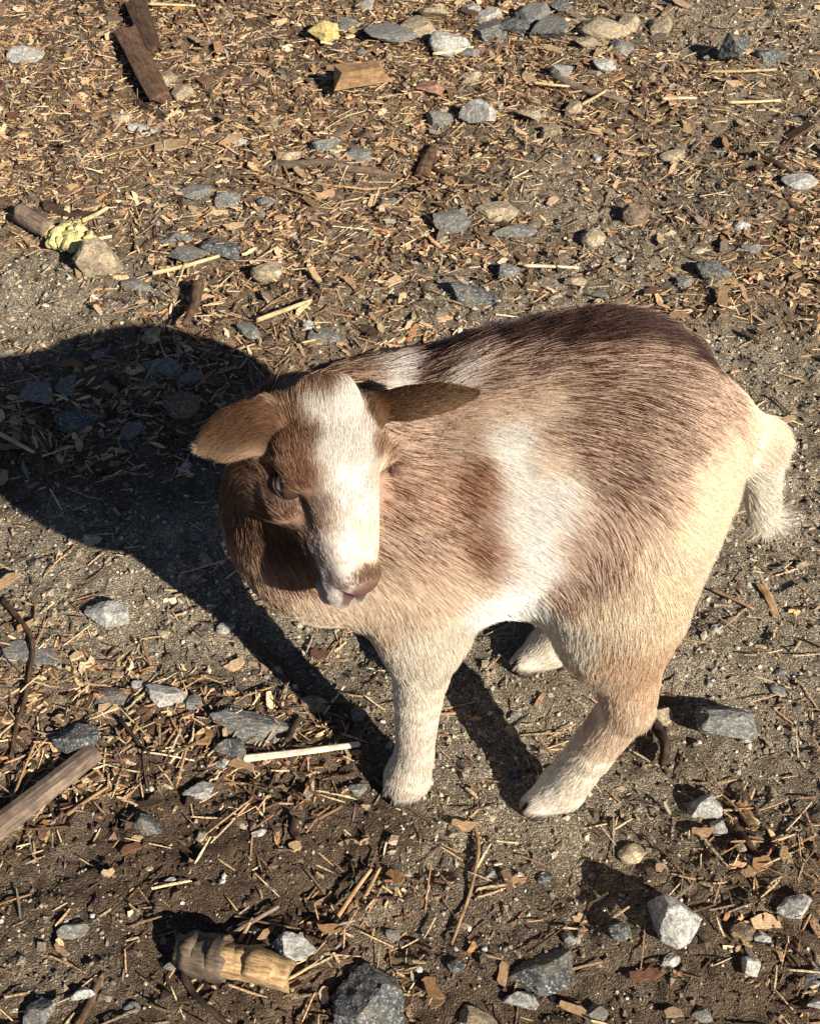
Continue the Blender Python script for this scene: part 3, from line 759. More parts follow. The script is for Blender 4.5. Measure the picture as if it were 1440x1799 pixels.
# the same woods for chips and straws, whose own space is one unit long
CHIPWOOD = {k: wood_mat('chip_' + k, d_, l_, stretch=(1.2, 9, 1.2), scale=3.0, blotch=3.5) for k, d_, l_ in (
    ('pale', (0.30, 0.19, 0.10), (0.60, 0.43, 0.26)), ('tan', (0.22, 0.13, 0.068), (0.47, 0.31, 0.175)), ('orange', (0.20, 0.10, 0.045), (0.43, 0.25, 0.12)),
    ('brown', (0.050, 0.030, 0.019), (0.15, 0.092, 0.057)), ('grey', (0.10, 0.074, 0.054), (0.26, 0.20, 0.15)), ('red', (0.10, 0.042, 0.025), (0.24, 0.12, 0.07)),
    ('straw', (0.42, 0.31, 0.16), (0.68, 0.54, 0.33)), ('bone', (0.52, 0.43, 0.30), (0.76, 0.67, 0.50)))}
LITTER_MAT = wood_mat('mixed_litter', None, None, use_attr=True)


def chip_template(rs, L=1.0, n=4):
    """flake along x, unit length, real thickness; returns verts, quads"""
    w = rs.uniform(0.75, 1.0, n) * np.sin(np.linspace(0.35, math.pi - 0.35, n)) ** rs.uniform(0.25, 0.8)
    off = rs.normal(0, 0.12, n)
    xs = np.linspace(-0.5, 0.5, n) + rs.normal(0, 0.03, n)
    bend = rs.uniform(-0.5, 0.5)
    v = []
    for i in range(n):
        z = bend * (xs[i] ** 2) + rs.normal(0, 0.02)
        tw = rs.normal(0, 0.08)
        a, b = off[i] - w[i] / 2, off[i] + w[i] / 2
        e = rs.normal(0, 0.05, 2)
        v += [(xs[i] + e[0], a, z - tw - .5), (xs[i] + e[1], b, z + tw - .5), (xs[i] + e[1], b, z + tw + .5), (xs[i] + e[0], a, z - tw + .5)]
    f = [(0, 1, 2, 3)[::-1]]
    for i in range(n - 1):
        o = 4 * i
        for k in range(4):
            f.append((o + k, o + (k + 1) % 4, o + 4 + (k + 1) % 4, o + 4 + k))
    o = 4 * (n - 1)
    f.append((o, o + 1, o + 2, o + 3))
    return np.array(v), np.array(f)


def rot_frames(rng, n, tilt, yaw=None):
    """random flat-lying frames (n,3,3), columns = axes"""
    yaw = rng.uniform(0, 2 * math.pi, n) if yaw is None else yaw
    nrm = unit(np.stack([rng.normal(0, 1, n) * tilt, rng.normal(0, 1, n) * tilt, np.ones(n)], 1))
    d = np.stack([np.cos(yaw), np.sin(yaw), np.zeros(n)], 1)
    ax = unit(d - nrm * (d * nrm).sum(1)[:, None])
    ay = np.cross(nrm, ax)
    return np.stack([ax, ay, nrm], 2)


def scatter(rng, n, wfun, lo=(-1.9, 0.0), hi=(1.9, 3.8)):
    """n points with probability wfun, thinned where nobody is near the view"""
    X, Y = [], []
    got = 0
    while got < n:
        x = rng.uniform(lo[0], hi[0], n * 2); y = rng.uniform(lo[1], hi[1], n * 2)
        half = 0.36 + 0.26 * y                      # a little wider than the view
        out = np.maximum(np.maximum(np.abs(x) - half, (y - 2.5) * 1.3), 0.30 - y)
        w = wfun(x, y) * np.where(out < 0, 1, 0.30 * np.exp(-np.maximum(out, 0) / 0.40))
        k = rng.random(n * 2) < w
        X.append(x[k]); Y.append(y[k]); got += k.sum()
    return np.concatenate(X)[:n], np.concatenate(Y)[:n]


def joined(name, rng, templates, x, y, S, R, zoff, cols, mat, label, cat):
    """many small pieces as one mass: S (n,3) sizes, R (n,3,3) frames"""
    n = len(x)
    tid = rng.integers(0, len(templates), n)
    base = np.stack([x, y, hz(x, y) + zoff], 1)
    Vs, Fs, Cs, o = [], [], [], 0
    for t, (tv, tf) in enumerate(templates):
        k = np.where(tid == t)[0]
        if not len(k):
            continue
        loc = tv[None] * S[k][:, None, :]
        P = np.einsum('nij,nvj->nvi', R[k], loc) + base[k][:, None, :]
        nv = len(tv)
        Vs.append(P.reshape(-1, 3))
        Fs.append((tf[None] + (np.arange(len(k)) * nv)[:, None, None] + o).reshape(-1, tf.shape[1]))
        Cs.append(np.repeat(cols[k], nv, 0))
        o += nv * len(k)
    me = mesh_np(name, np.concatenate(Vs), np.concatenate(Fs), smooth=False)
    vcol(me, np.concatenate(Cs))
    return obj(name, me, mat, label=label, cat=cat, kind='stuff')


rng = np.random.default_rng(21)
T_CHIP = [chip_template(rng) for _ in range(24)]
T_SHRED = [chip_template(rng, n=3) for _ in range(12)]
PAL = A_([(0.50, 0.335, 0.180), (0.41, 0.255, 0.130), (0.36, 0.185, 0.080), (0.22, 0.135, 0.075), (0.115, 0.068, 0.040), (0.060, 0.036, 0.023), (0.26, 0.205, 0.155), (0.58, 0.44, 0.26)])


def pal(n, w):
    c = PAL[rng.choice(len(PAL), n, p=A_(w) / sum(w))]
    return c * (0.99, 1.03, 1.10) * rng.uniform(0.85, 1.45, (n, 1)) * rng.uniform(0.93, 1.07, (n, 3))


def mulch_w(x, y):
    return zones(x, y)[2] ** 1.2 * (0.25 + 0.75 * smooth01(0.36, 0.60, fbm(p3(x, y, 22.0, 3.0), 4, 90)))



# loose chips, too many to count
N = 27500
x, y = scatter(rng, N, mulch_w)
L = np.exp(rng.normal(math.log(0.0112), 0.48, N)).clip(0.004, 0.027)
L = L * np.where(y < 0.95, 0.72, 1.0)
S = np.stack([L, L * np.where(rng.random(N) < 0.3, rng.uniform(0.35, 0.6, N), rng.uniform(0.12, 0.36, N)), rng.uniform(0.0007, 0.0022, N)], 1)
joined('wood_chip_mulch', rng, T_CHIP, x, y, S, rot_frames(rng, N, 0.28), rng.uniform(-0.0008, 0.0042, N),
       pal(N, (22, 20, 6, 17, 17, 11, 8, 8)), LITTER_MAT, 'countless small tan and brown wood chips strewn over the soil', 'wood chips')
# shredded bark fibres and bits of straw
N = 21000
x, y = scatter(rng, N, lambda x, y: (0.12 + 0.88 * zones(x, y)[2]) * np.where(y < 0.95, 1.0, 0.6))
L = np.exp(rng.normal(math.log(0.019), 0.45, N)).clip(0.007, 0.05)
S = np.stack([L, rng.uniform(0.0008, 0.0022, N), rng.uniform(0.0006, 0.0014, N)], 1)
joined('shredded_bark', rng, T_SHRED, x, y, S, rot_frames(rng, N, 0.22), rng.uniform(0.0004, 0.0050, N),
       pal(N, (20, 15, 5, 14, 18, 12, 4, 16)), LITTER_MAT, 'countless thin shreds of bark and straw lying among the chips', 'bark shreds')


def pebble_template(rs, n=1):
    # 12-vertex lump, 20 triangles
    t = (1 + 5 ** 0.5) / 2
    v = unit(A_([(-1, t, 0), (1, t, 0), (-1, -t, 0), (1, -t, 0), (0, -1, t), (0, 1, t), (0, -1, -t), (0, 1, -t), (t, 0, -1), (t, 0, 1), (-t, 0, -1), (-t, 0, 1)]))
    f = A_([(0, 11, 5), (0, 5, 1), (0, 1, 7), (0, 7, 10), (0, 10, 11), (1, 5, 9), (5, 11, 4), (11, 10, 2), (10, 7, 6), (7, 1, 8),
            (3, 9, 4), (3, 4, 2), (3, 2, 6), (3, 6, 8), (3, 8, 9), (4, 9, 5), (2, 4, 11), (6, 2, 10), (8, 6, 7), (9, 8, 1)])
    return v * rs.uniform(0.72, 1.15, (12, 1)) * 0.5, f


T_PEB = [pebble_template(rng) for _ in range(14)]
T_CRUMB = []
for _ in range(10):
    cv = A_([(1, 0, 0), (-1, 0, 0), (0, 1, 0), (0, -1, 0), (0, 0, 1), (0, 0, -1)]) * rng.uniform(0.6, 1.2, (6, 1)) + rng.normal(0, 0.15, (6, 3))
    T_CRUMB.append((cv * 0.5, A_([(0, 2, 4), (2, 1, 4), (1, 3, 4), (3, 0, 4), (2, 0, 5), (1, 2, 5), (3, 1, 5), (0, 3, 5)])))
# soil crumbs the colour of the ground
N = 46000
x, y = scatter(rng, N, lambda x, y: 0.45 + 0.55 * np.maximum(zones(x, y)[0], zones(x, y)[1]))
L = np.exp(rng.normal(math.log(0.0034), 0.5, N)).clip(0.0015, 0.012)
S = np.stack([L * rng.uniform(0.8, 1.3, N), L, L * rng.uniform(0.6, 1.0, N)], 1)
zz = zones(x, y)
ccol = (A_([0.33, 0.28, 0.205])[None] * zz[0][:, None] + A_([0.105, 0.072, 0.048])[None] * (1 - zz[0])[:, None]) * np.exp(rng.normal(0, 0.45, (N, 1)))
joined('soil_crumbs', rng, T_CRUMB, x, y, S, rot_frames(rng, N, 0.6), L * 0.08, ccol, LITTER_MAT, 'loose crumbs of grey brown soil covering the bare ground', 'soil crumbs')
# grit: 1.5 to 6 mm
N = 19000
x, y = scatter(rng, N, lambda x, y: 0.35 + 0.65 * np.maximum(zones(x, y)[0], 0.7 * zones(x, y)[1]))
L = np.exp(rng.normal(math.log(0.0024), 0.45, N)).clip(0.0012, 0.0075)
S = np.stack([L * rng.uniform(0.8, 1.3, N), L, L * rng.uniform(0.5, 0.9, N)], 1)
gcol = A_([(0.26, 0.215, 0.16), (0.38, 0.34, 0.28), (0.12, 0.10, 0.08), (0.58, 0.55, 0.49), (0.18, 0.13, 0.085)])[rng.choice(5, N, p=(.26, .24, .17, .20, .13))] * rng.uniform(0.75, 1.25, (N, 1))
joined('grit', rng, T_PEB, x, y, S, rot_frames(rng, N, 0.5), L * 0.12, gcol, LITTER_MAT, 'coarse sand grit and tiny gravel scattered over the soil', 'grit')
# ------------------------------------------------------------------ stones
def ico(sub):
    v, f = pebble_template(np.random.default_rng(0))
    v = unit(v); f = [tuple(t) for t in f]
    v = [tuple(p) for p in v]
    for _ in range(sub):
        mid, nf = {}, []

        def mp(a, b):
            k = (min(a, b), max(a, b))
            if k not in mid:
                v.append(tuple(unit(A_(v[a]) + A_(v[b])))); mid[k] = len(v) - 1
            return mid[k]
        for a, b, c in f:
            ab, bc, ca = mp(a, b), mp(b, c), mp(c, a)
            nf += [(a, ab, ca), (b, bc, ab), (c, ca, bc), (ab, bc, ca)]
        f = nf
    return A_(v), A_(f)


ICO_V, ICO_F = ico(4)


def stone_mesh(seed, angular):
    r = np.random.default_rng(seed)
    P = ICO_V.copy() * (1 + 0.10 * (fbm(ICO_V * 1.7 + seed, 3, seed) - 0.5)[:, None])
    for _ in range(17 if angular > 0.5 else 9):
        n = unit(r.normal(0, 1, 3))
        d = r.uniform(0.42, 0.80) if angular > 0.5 else r.uniform(0.62, 0.92)
        over = np.maximum(P @ n - d, 0)
        P = P - over[:, None] * n * 0.97
    P = P + unit(P) * ((fbm(P * 5 + seed * 3, 3, seed + 5) - 0.5) * 0.09)[:, None]
    P = P + unit(P) * ((fbm(P * 11 + seed, 3, seed + 9, 0.6) - 0.5) * 0.075)[:, None]
    P = P + unit(P) * ((vnoise(P * 38 + seed, seed + 19) - 0.5) * 0.018)[:, None]
    P -= (P.max(0) + P.min(0)) / 2
    P /= (P.max(0) - P.min(0))
    me = mesh_np('stone', P, ICO_F, smooth=True)
    ang = A_([0.0])
    try:
        me.set_sharp_from_angle(angle=math.radians(32))
    except Exception:
        pass
    return me


STONE_ME = [stone_mesh(100 + i, 1) for i in range(14)] + [stone_mesh(200 + i, 0) for i in range(6)]


def stone_mat(name, dark, mid, light, spark=(0.6, 0.6, 0.58), amount=0.62, streak=1.0):
    m = Mat(name, 0.82, 0.3)
    tc = m.n('TexCoord'); oi = m.n('ObjectInfo')
    # pattern in metres: scale object space by the object's real size via Geometry position
    ge = m.n('NewGeometry')
    ad = m.n('VectorMath', operation='ADD')
    m.l(ge.outputs['Position'], ad.inputs[0])
    m.l(oi.outputs['Random'], ad.inputs[1])
    mp = m.n('Mapping'); mp.inputs['Scale'].default_value = (1, streak, 1); mp.inputs['Rotation'].default_value = (0.3, 0.4, 0.7)
    m.l(ad.outputs[0], mp.inputs[0])
    n1 = m.noise(mp.outputs[0], 150, 7, 0.74, 0.4)
    n2 = m.noise(ad.outputs[0], 420, 5, 0.75)
    dark = tuple(q * k * 0.8 for q, k in zip(dark, (1.03, 1.0, 0.92)))
    mid = tuple(q * k for q, k in zip(mid, (1.03, 1.0, 0.92)))
    light = tuple(min(q * k * 1.25, 0.7) for q, k in zip(light, (1.03, 1.0, 0.93)))
    c = m.ramp(n1, [(0.36, dark), (0.50, mid), (0.64, light)])
    sp = m.ramp(n2, [(0.0, (0, 0, 0)), (amount - 0.04, (0, 0, 0)), (amount + 0.02, (1, 1, 1))])
    c = m.mix(m.math('MULTIPLY', sp, 0.8), c, spark)
    dk = m.ramp(n2, [(0.36, (1, 1, 1)), (0.44, (0, 0, 0))])
    c = m.mix(m.math('MULTIPLY', dk, 0.55), c, tuple(q * 0.5 for q in dark))
    # dusty soil film on parts of the surface
    dust = m.ramp(m.noise(ad.outputs[0], 38, 5, 0.7), [(0.50, (0, 0, 0)), (0.66, (1, 1, 1))])
    c = m.mix(m.math('MULTIPLY', dust, 0.62), c, (0.24, 0.195, 0.138))
    m.color(c)
    m.bump(m.math('ADD', n1, m.math('MULTIPLY', n2, 0.5)), 0.8, 0.003)
    return m.m


STONE = {
    'grey': stone_mat('grey_stone', (0.085, 0.086, 0.086), (0.155, 0.155, 0.150), (0.25, 0.245, 0.235), streak=2.6),
    'blue': stone_mat('blue_grey_slate', (0.078, 0.081, 0.081), (0.14, 0.143, 0.14), (0.25, 0.248, 0.24), streak=3.0),
    'dark': stone_mat('dark_speckled_stone', (0.032, 0.036, 0.038), (0.065, 0.070, 0.072), (0.13, 0.135, 0.135), amount=0.60),
    'pale': stone_mat('pale_granite', (0.19, 0.185, 0.175), (0.33, 0.325, 0.31), (0.50, 0.49, 0.47), amount=0.58),
    'tan': stone_mat('tan_stone', (0.20, 0.155, 0.10), (0.32, 0.255, 0.17), (0.46, 0.385, 0.27)),
    'brown': stone_mat('brown_stone', (0.085, 0.055, 0.036), (0.15, 0.098, 0.062), (0.22, 0.155, 0.10)),
    'red': stone_mat('reddish_stone', (0.15, 0.065, 0.04), (0.26, 0.12, 0.075), (0.34, 0.19, 0.13)),
    'yellow': stone_mat('yellow_chunk', (0.50, 0.34, 0.09), (0.66, 0.50, 0.18), (0.78, 0.66, 0.34), spark=(0.8, 0.7, 0.45)),
}
srng = np.random.default_rng(5)


def put_stone(px, py, w, h, kind, label, group=None, flat=None, name='stone', round_=False, rot=None, sink=None, cat='stone'):
    """a stone whose outline in the photo is w x h pixels around (px, py)"""
    k = ppm(px, py)
    x, y = G(px, py + h * 0.24)
    a = math.atan2(CAM_H, y)
    W = w / k
    z = (0.52 if flat is None else flat) * min(W, h / k * 1.1)
    D = float(np.clip((h / k - z * 0.75 * math.cos(a)) / math.sin(a), 0.45 * W, 1.35 * W))
    me = STONE_ME[srng.integers(14, 20) if round_ else srng.integers(0, 14)]
    o = bpy.data.objects.new(name, me)
    C.objects.link(o)
    if not me.materials:
        me.materials.append(STONE['grey'])
    o.material_slots[0].link = 'OBJECT'
    o.material_slots[0].material = STONE[kind]
    flipx = srng.integers(0, 2) * math.pi
    o.rotation_euler = (srng.normal(0, 0.12), srng.normal(0, 0.12), flipx + (srng.normal(0, 0.25) if rot is None else rot))
    o.scale = (W * 1.05, D * 1.05, z * 1.25)
    s = 0.26 if sink is None else sink + 0.04
    o.location = (x, y, float(hz(x, y)[0]) + z * 1.25 * (0.5 - s))
    o['label'] = label
    o['category'] = cat
    if group:
        o['group'] = group
    return o


UNIQUE = [
    # px, py, w, h, kind, label, extra
    (450, 1268, 150, 82, 'blue', 'broad flat blue grey slate slab in the chip litter near the white stick', dict(flat=.35, sink=.3)),
    (408, 1314, 62, 46, 'dark', 'dark speckled stone touching the edge of the flat slate slab', {}),
    (192, 1084, 78, 56, 'pale', 'pale speckled granite lump lying alone on bare soil beside the shadow', dict(sink=.15)),
    (50, 1150, 112, 58, 'grey', 'flat grey stone sunk in the soil under a curved brown vine', dict(flat=.25, sink=.35)),
    (138, 1287, 74, 66, 'dark', 'dark green grey speckled stone at the end of the weathered board', dict(sink=.2)),
    (292, 1218, 74, 46, 'pale', 'streaked light grey stone between two small stones on the chip litter', {}),
    (245, 1197, 28, 24, 'pale', 'tiny white stone beside a dark one on the chip litter', dict(round_=True)),
    (203, 1212, 70, 42, 'dark', 'low dark stone next to a tiny white one', dict(flat=.4)),
    (345, 1230, 36, 36, 'grey', 'small grey stone behind the flat slate slab', {}),
    (555, 1228, 52, 30, 'tan', 'tan pebble at the edge of the leg shadow by the slate slab', dict(round_=True)),
    (350, 1386, 56, 36, 'pale', 'rough whitish stone on dark earth below the white stick', {}),
    (260, 1441, 66, 42, 'dark', 'dark stone with a white face on the dark earth', {}),
    (515, 1662, 76, 62, 'pale', 'light grey angular stone behind the broken log', dict(sink=.15)),
    (645, 1738, 132, 140, 'dark', 'large black speckled boulder beside the broken log', dict(flat=.5, sink=.2, rot=.4)),
    (955, 1690, 116, 92, 'dark', 'dark grey slab lying flush with the soil', dict(flat=.25, sink=.33)),
    (1177, 1610, 88, 112, 'pale', 'large pale angular rock with a deep black hollow behind it', dict(flat=.8, sink=.12)),
    (1270, 1264, 106, 76, 'blue', 'faceted blue grey rock on bare soil behind the hind foot', dict(flat=.7, sink=.15)),
    (1160, 1243, 44, 40, 'tan', 'round tan pebble next to the hind leg', dict(round_=True, flat=.7)),
    (1240, 1397, 60, 68, 'pale', 'light grey upright stone touching a small white one', dict(flat=.7, rot=1.2)),
    (1263, 1446, 34, 32, 'pale', 'small white stone in front of the light grey upright one', dict(round_=True)),
    (178, 460, 80, 64, 'tan', 'cream and grey stone just below the yellow crumbly lump', dict(flat=.7, sink=.15)),
    (470, 475, 56, 42, 'tan', 'rounded tan stone among the chips', dict(round_=True)),
    (330, 446, 72, 36, 'blue', 'low blue grey stone beside a dark one with white veins', dict(flat=.35)),
    (392, 432, 72, 40, 'dark', 'dark stone with white veins among the chips', dict(flat=.4)),
    (570, 592, 56, 30, 'blue', 'flat slate blue stone just behind the goat\'s neck', dict(flat=.35)),
    (838, 206, 64, 50, 'pale', 'light grey angular rock standing out of the chips', dict(flat=.8, sink=.12)),
    (750, 158, 46, 42, 'red', 'reddish brown block shaped stone in the chips', {}),
    (795, 384, 62, 46, 'blue', 'blue grey stone leaning by a cream one', dict(flat=.7)),
    (870, 371, 78, 36, 'tan', 'flat cream coloured stone between two grey ones', dict(flat=.45)),
    (900, 400, 72, 38, 'grey', 'greenish grey low stone in front of the cream one', dict(flat=.4)),
    (835, 512, 112, 48, 'dark', 'long dark rock with white veins just behind the goat\'s back', dict(flat=.35, sink=.3)),
    (1250, 475, 64, 40, 'dark', 'dark topped rounded stone on bare sand behind the goat', dict(round_=True, flat=.6)),
    (1115, 379, 48, 40, 'brown', 'brown knobbly stone with a sharp shadow on bare sand', dict(flat=.7)),
    (1283, 105, 48, 50, 'dark', 'dark faceted stone standing beside its rounder twin', dict(flat=.9, sink=.1)),
    (1350, 93, 62, 42, 'dark', 'dark rounded stone lying beside a taller faceted one', dict(flat=.6)),
    (985, 130, 42, 36, 'pale', 'half white half dark stone at the end of a bent root', {}),
    (685, 58, 88, 42, 'grey', 'large flat grey stone right of the yellow chunk', dict(flat=.4)),
    (600, 38, 58, 27, 'blue', 'flat grey stone just behind the yellow chunk', dict(flat=.35)),
    (45, 93, 62, 24, 'pale', 'flat pale blue grey stone alone in the mulch', dict(flat=.3)),
    (292, 138, 38, 36, 'tan', 'pale cream stone at the side of the long bark slab', {}),
    (1175, 1690, 34, 26, 'pale', 'small whitish stone below the large pale rock', {}),
    (1387, 1600, 62, 42, 'pale', 'flat white stone among the chips near the pale rock', dict(flat=.4)),
    (1312, 1700, 42, 42, 'pale', 'small pale grey stone by the pile of orange chips', {}),
    (893, 470, 46, 32, 'grey', 'small grey stone at the end of a straight straw', {}),
]
for px, py, w, h, kind, label, kw in UNIQUE:
    put_stone(px, py, w, h, kind, label, **kw)
SETS = [
    ('grey stone in the heap of rubble at the far edge of the yard', 'rubble heap stones', [
        (735, 45, 62, 42, 'tan'), (790, 75, 72, 42, 'pale'), (860, 45, 62, 45, 'dark'), (905, 40, 52, 42, 'dark'), (932, 24, 60, 40, 'grey'), (965, 44, 72, 52, 'grey'),
        (985, 10, 42, 24, 'dark'), (855, 18, 52, 27, 'pale'), (828, 10, 32, 22, 'pale'), (760, 20, 50, 30, 'tan'), (640, 10, 36, 22, 'pale'), (825, 85, 40, 26, 'grey')]),
    ('tan stone in the row of sandy lumps beyond the rubble heap', 'sandy lumps', [(1060, 50, 90, 48, 'tan'), (1100, 44, 42, 36, 'tan'), (1160, 46, 46, 40, 'tan'), (1030, 80, 40, 24, 'tan')]),
    ('small stone lying loose in the wood chips behind the goat', 'stones among the chips', [
        (323, 170, 38, 30, 'tan'), (572, 256, 56, 36, 'grey'), (505, 271, 46, 28, 'tan'), (632, 268, 48, 30, 'grey'), (420, 243, 42, 24, 'pale'), (240, 500, 56, 30, 'grey'),
        (440, 589, 50, 26, 'grey'), (310, 415, 52, 30, 'grey'), (1090, 86, 40, 30, 'grey'), (1060, 121, 40, 28, 'pale'), (825, 131, 42, 28, 'tan'), (770, 206, 46, 30, 'grey'),
        (930, 200, 56, 34, 'tan'), (962, 229, 32, 32, 'tan'), (1006, 190, 32, 24, 'tan'), (1040, 420, 42, 40, 'tan'), (1198, 500, 27, 24, 'grey'), (1320, 438, 36, 22, 'grey'),
        (1010, 490, 40, 22, 'tan'), (1050, 515, 36, 26, 'grey'), (1400, 326, 60, 36, 'pale'), (1300, 398, 30, 22, 'pale'), (345, 335, 60, 30, 'grey'), (400, 350, 44, 26, 'blue'),
        (470, 350, 40, 22, 'grey'), (215, 215, 42, 28, 'tan'), (255, 232, 56, 20, 'pale'), (1225, 440, 30, 18, 'tan'), (1180, 265, 44, 26, 'tan'), (690, 345, 46, 22, 'grey')]),
    ('stone lying in the dark of the goat\'s own shadow', 'stones in the shadow', [
        (270, 600, 38, 30, 'tan'), (285, 640, 86, 42, 'blue'), (70, 680, 58, 52, 'grey'), (118, 667, 38, 52, 'blue'), (130, 727, 66, 46, 'dark'), (320, 702, 62, 62, 'brown'),
        (232, 742, 36, 50, 'blue'), (165, 953, 38, 25, 'pale'), (335, 660, 46, 30, 'blue'), (395, 715, 40, 32, 'blue'), (345, 945, 26, 18, 'grey'), (180, 620, 36, 22, 'grey')]),
    ('small stone half sunk in the soil in front of the goat', 'stones in the bare soil', [
        (288, 1104, 22, 24, 'tan'), (395, 1096, 36, 24, 'pale'), (632, 1256, 32, 26, 'grey'), (130, 1620, 58, 42, 'grey'), (70, 1762, 54, 60, 'grey'), (142, 1737, 46, 26, 'pale'),
        (355, 1467, 22, 24, 'tan'), (456, 1467, 27, 17, 'pale'), (425, 1446, 30, 20, 'tan'), (1045, 1780, 44, 42, 'grey'), (1430, 1768, 36, 30, 'pale'), (1424, 1718, 46, 36, 'dark'),
        (840, 1786, 70, 40, 'tan'), (915, 1752, 62, 40, 'pale'), (1110, 1490, 52, 40, 'tan'), (1085, 1640, 40, 36, 'dark'), (1300, 1640, 46, 40, 'brown'), (630, 1395, 30, 26, 'grey'),
        (905, 1350, 30, 30, 'dark'), (1140, 1470, 24, 18, 'grey'), (1000, 1650, 34, 26, 'grey'), (800, 1700, 30, 26, 'dark'), (1230, 1780, 34, 30, 'grey'), (300, 1545, 22, 16, 'pale'),
        (690, 1640, 26, 20, 'grey'), (1370, 1180, 24, 18, 'grey'), (1255, 1105, 30, 22, 'pale'), (445, 1625, 20, 16, 'pale'), (300, 1690, 28, 22, 'grey'), (230, 1760, 30, 26, 'grey')]),
]
SET_STONES, SET_WORDS, PEBBLES, PEB_WORDS = [], [], [], []
CW = {'grey': 'grey', 'blue': 'bluish', 'dark': 'dark', 'pale': 'pale', 'tan': 'tan', 'brown': 'brown'}
for label, group, items in SETS:
    for px, py, w, h, kind in items:
        SET_STONES.append(put_stone(px, py, w, h, kind, label, group, round_=srng.random() < 0.3))
        SET_WORDS.append(('rough ' if w > 45 else 'small rough ') + CW[kind] + ' stone')
# pebbles a centimetre or so across
xs_, ys_ = scatter(np.random.default_rng(33), 130, lambda x, y: (0.3 + 0.7 * zones(x, y)[0]) * (y < 2.35) * (np.abs(x) < 0.3 + 0.24 * y))
for i, (x, y) in enumerate(zip(xs_, ys_)):
    me = STONE_ME[srng.integers(0, 20)]
    o = bpy.data.objects.new('pebble', me); C.objects.link(o)
    o.material_slots[0].link = 'OBJECT'
    pk = ['grey', 'pale', 'tan', 'brown', 'dark', 'blue'][srng.choice(6, p=(.28, .22, .2, .14, .1, .06))]
    o.material_slots[0].material = STONE[pk]
    PEBBLES.append(o); PEB_WORDS.append(CW[pk] + ' pebble on the soil')
    L = float(np.exp(srng.normal(math.log(0.0095), 0.35)))
    o.scale = (L * srng.uniform(.9, 1.4), L, L * srng.uniform(.55, .85))
    o.rotation_euler = (srng.normal(0, .2), srng.normal(0, .2), srng.uniform(0, 6.28))
    o.location = (x, y, float(hz(x, y)[0]) + L * 0.14)
    o['label'] = 'pebble about a centimetre across lying on the soil'
    o['category'] = 'pebble'
    o['group'] = 'loose pebbles on the soil'

# ------------------------------------------------------------------ larger wood
LAND = []                               # (words, x, y): things that small litter can be told by
for px, py, ph in ((450, 1268, 'flat slate slab'), (192, 1084, 'lone granite lump'), (50, 1150, 'flat sunk grey stone'), (138, 1287, 'stone at the board end'), (350, 1386, 'whitish stone on dark earth'),
                   (260, 1441, 'white faced dark stone'), (420, 1706, 'broken log'), (645, 1738, 'black speckled boulder'), (955, 1690, 'dark slab flush with the soil'), (1177, 1610, 'large pale rock'),
                   (1270, 1264, 'faceted blue grey rock'), (1240, 1397, 'light grey upright stone'), (178, 460, 'stone below the yellow lump'), (470, 475, 'rounded tan stone'), (570, 592, 'slate blue stone'),
                   (838, 206, 'light grey angular rock'), (750, 158, 'reddish block stone'), (870, 371, 'flat cream stone'), (835, 512, 'white veined dark rock'), (1250, 475, 'dark topped round stone'),
                   (1115, 379, 'brown knobbly stone'), (1315, 100, 'dark twin stones'), (1010, 160, 'bent root'), (685, 58, 'large flat grey stone'), (568, 61, 'yellow chunk'), (45, 93, 'flat pale blue stone'),
                   (250, 120, 'long bark slab'), (630, 164, 'square wood block'), (580, 300, 'grey flat branch'), (860, 45, 'rubble heap'), (1390, 320, 'crooked dark branch'), (60, 398, 'cut branch stub'),
                   (720, 1390, 'front foot'), (950, 1420, 'hind foot'), (1375, 960, 'tail tip'), (830, 1560, 'bowed tan stem'), (80, 1400, 'weathered board'), (530, 1336, 'white stripped stick'),
                   (130, 727, 'dark stone in the shadow'), (320, 702, 'brown stone in the shadow'), (150, 1750, 'brown stick in dark earth'), (1387, 1600, 'flat white stone'), (340, 560, 'stick at the shadow rim')):
    LAND.append((ph, *G(px, py)))
RANK = ['nearest', 'second nearest', 'third nearest', 'fourth nearest', 'fifth nearest', 'sixth nearest', 'seventh nearest', 'eighth nearest', 'ninth nearest', 'tenth nearest']


def tell_apart(objs, words):
    """label each by its look and by how near it lies to a thing one can find"""
    sets = {}
    for o, w in zip(objs, words):
        d = [((o.location.x - x) ** 2 + (o.location.y - y) ** 2, ph) for ph, x, y in LAND]
        dd, ph = min(d)
        sets.setdefault((w, ph), []).append((dd, o))
    for (w, ph), lst in sets.items():
        lst.sort(key=lambda t: t[0])
        for k, (_, o) in enumerate(lst):
            o['label'] = f'{w}, {RANK[min(k, 9)]} such to the {ph}'


COLW = {'grey': 'grey', 'blue': 'bluish', 'dark': 'dark', 'pale': 'pale', 'tan': 'tan', 'brown': 'brown', 'red': 'reddish', 'orange': 'orange', 'straw': 'yellow', 'bone': 'whitish'}
tell_apart(SET_STONES, SET_WORDS)
tell_apart(PEBBLES, PEB_WORDS)
def frame_pts(pts):
    """photo pixels (x, y[, lift in m]) -> points resting on the ground"""
    out = []
    for p in pts:
        x, y = G(p[0], p[1])
        out.append((x, y, float(hz(x, y)[0]) + (p[2] if len(p) > 2 else 0.0)))
    return A_(out)


def resample(P, n):
    d = np.r_[0, np.cumsum(np.linalg.norm(np.diff(P, axis=0), axis=1))]
    t = np.linspace(0, d[-1], n)
    # Catmull-like smoothing of the polyline
    Q = np.stack([np.interp(t, d, P[:, k]) for k in range(3)], 1)
    for _ in range(2):
        Q[1:-1] = (Q[:-2] + 2 * Q[1:-1] + Q[2:]) / 4
    return Q, t


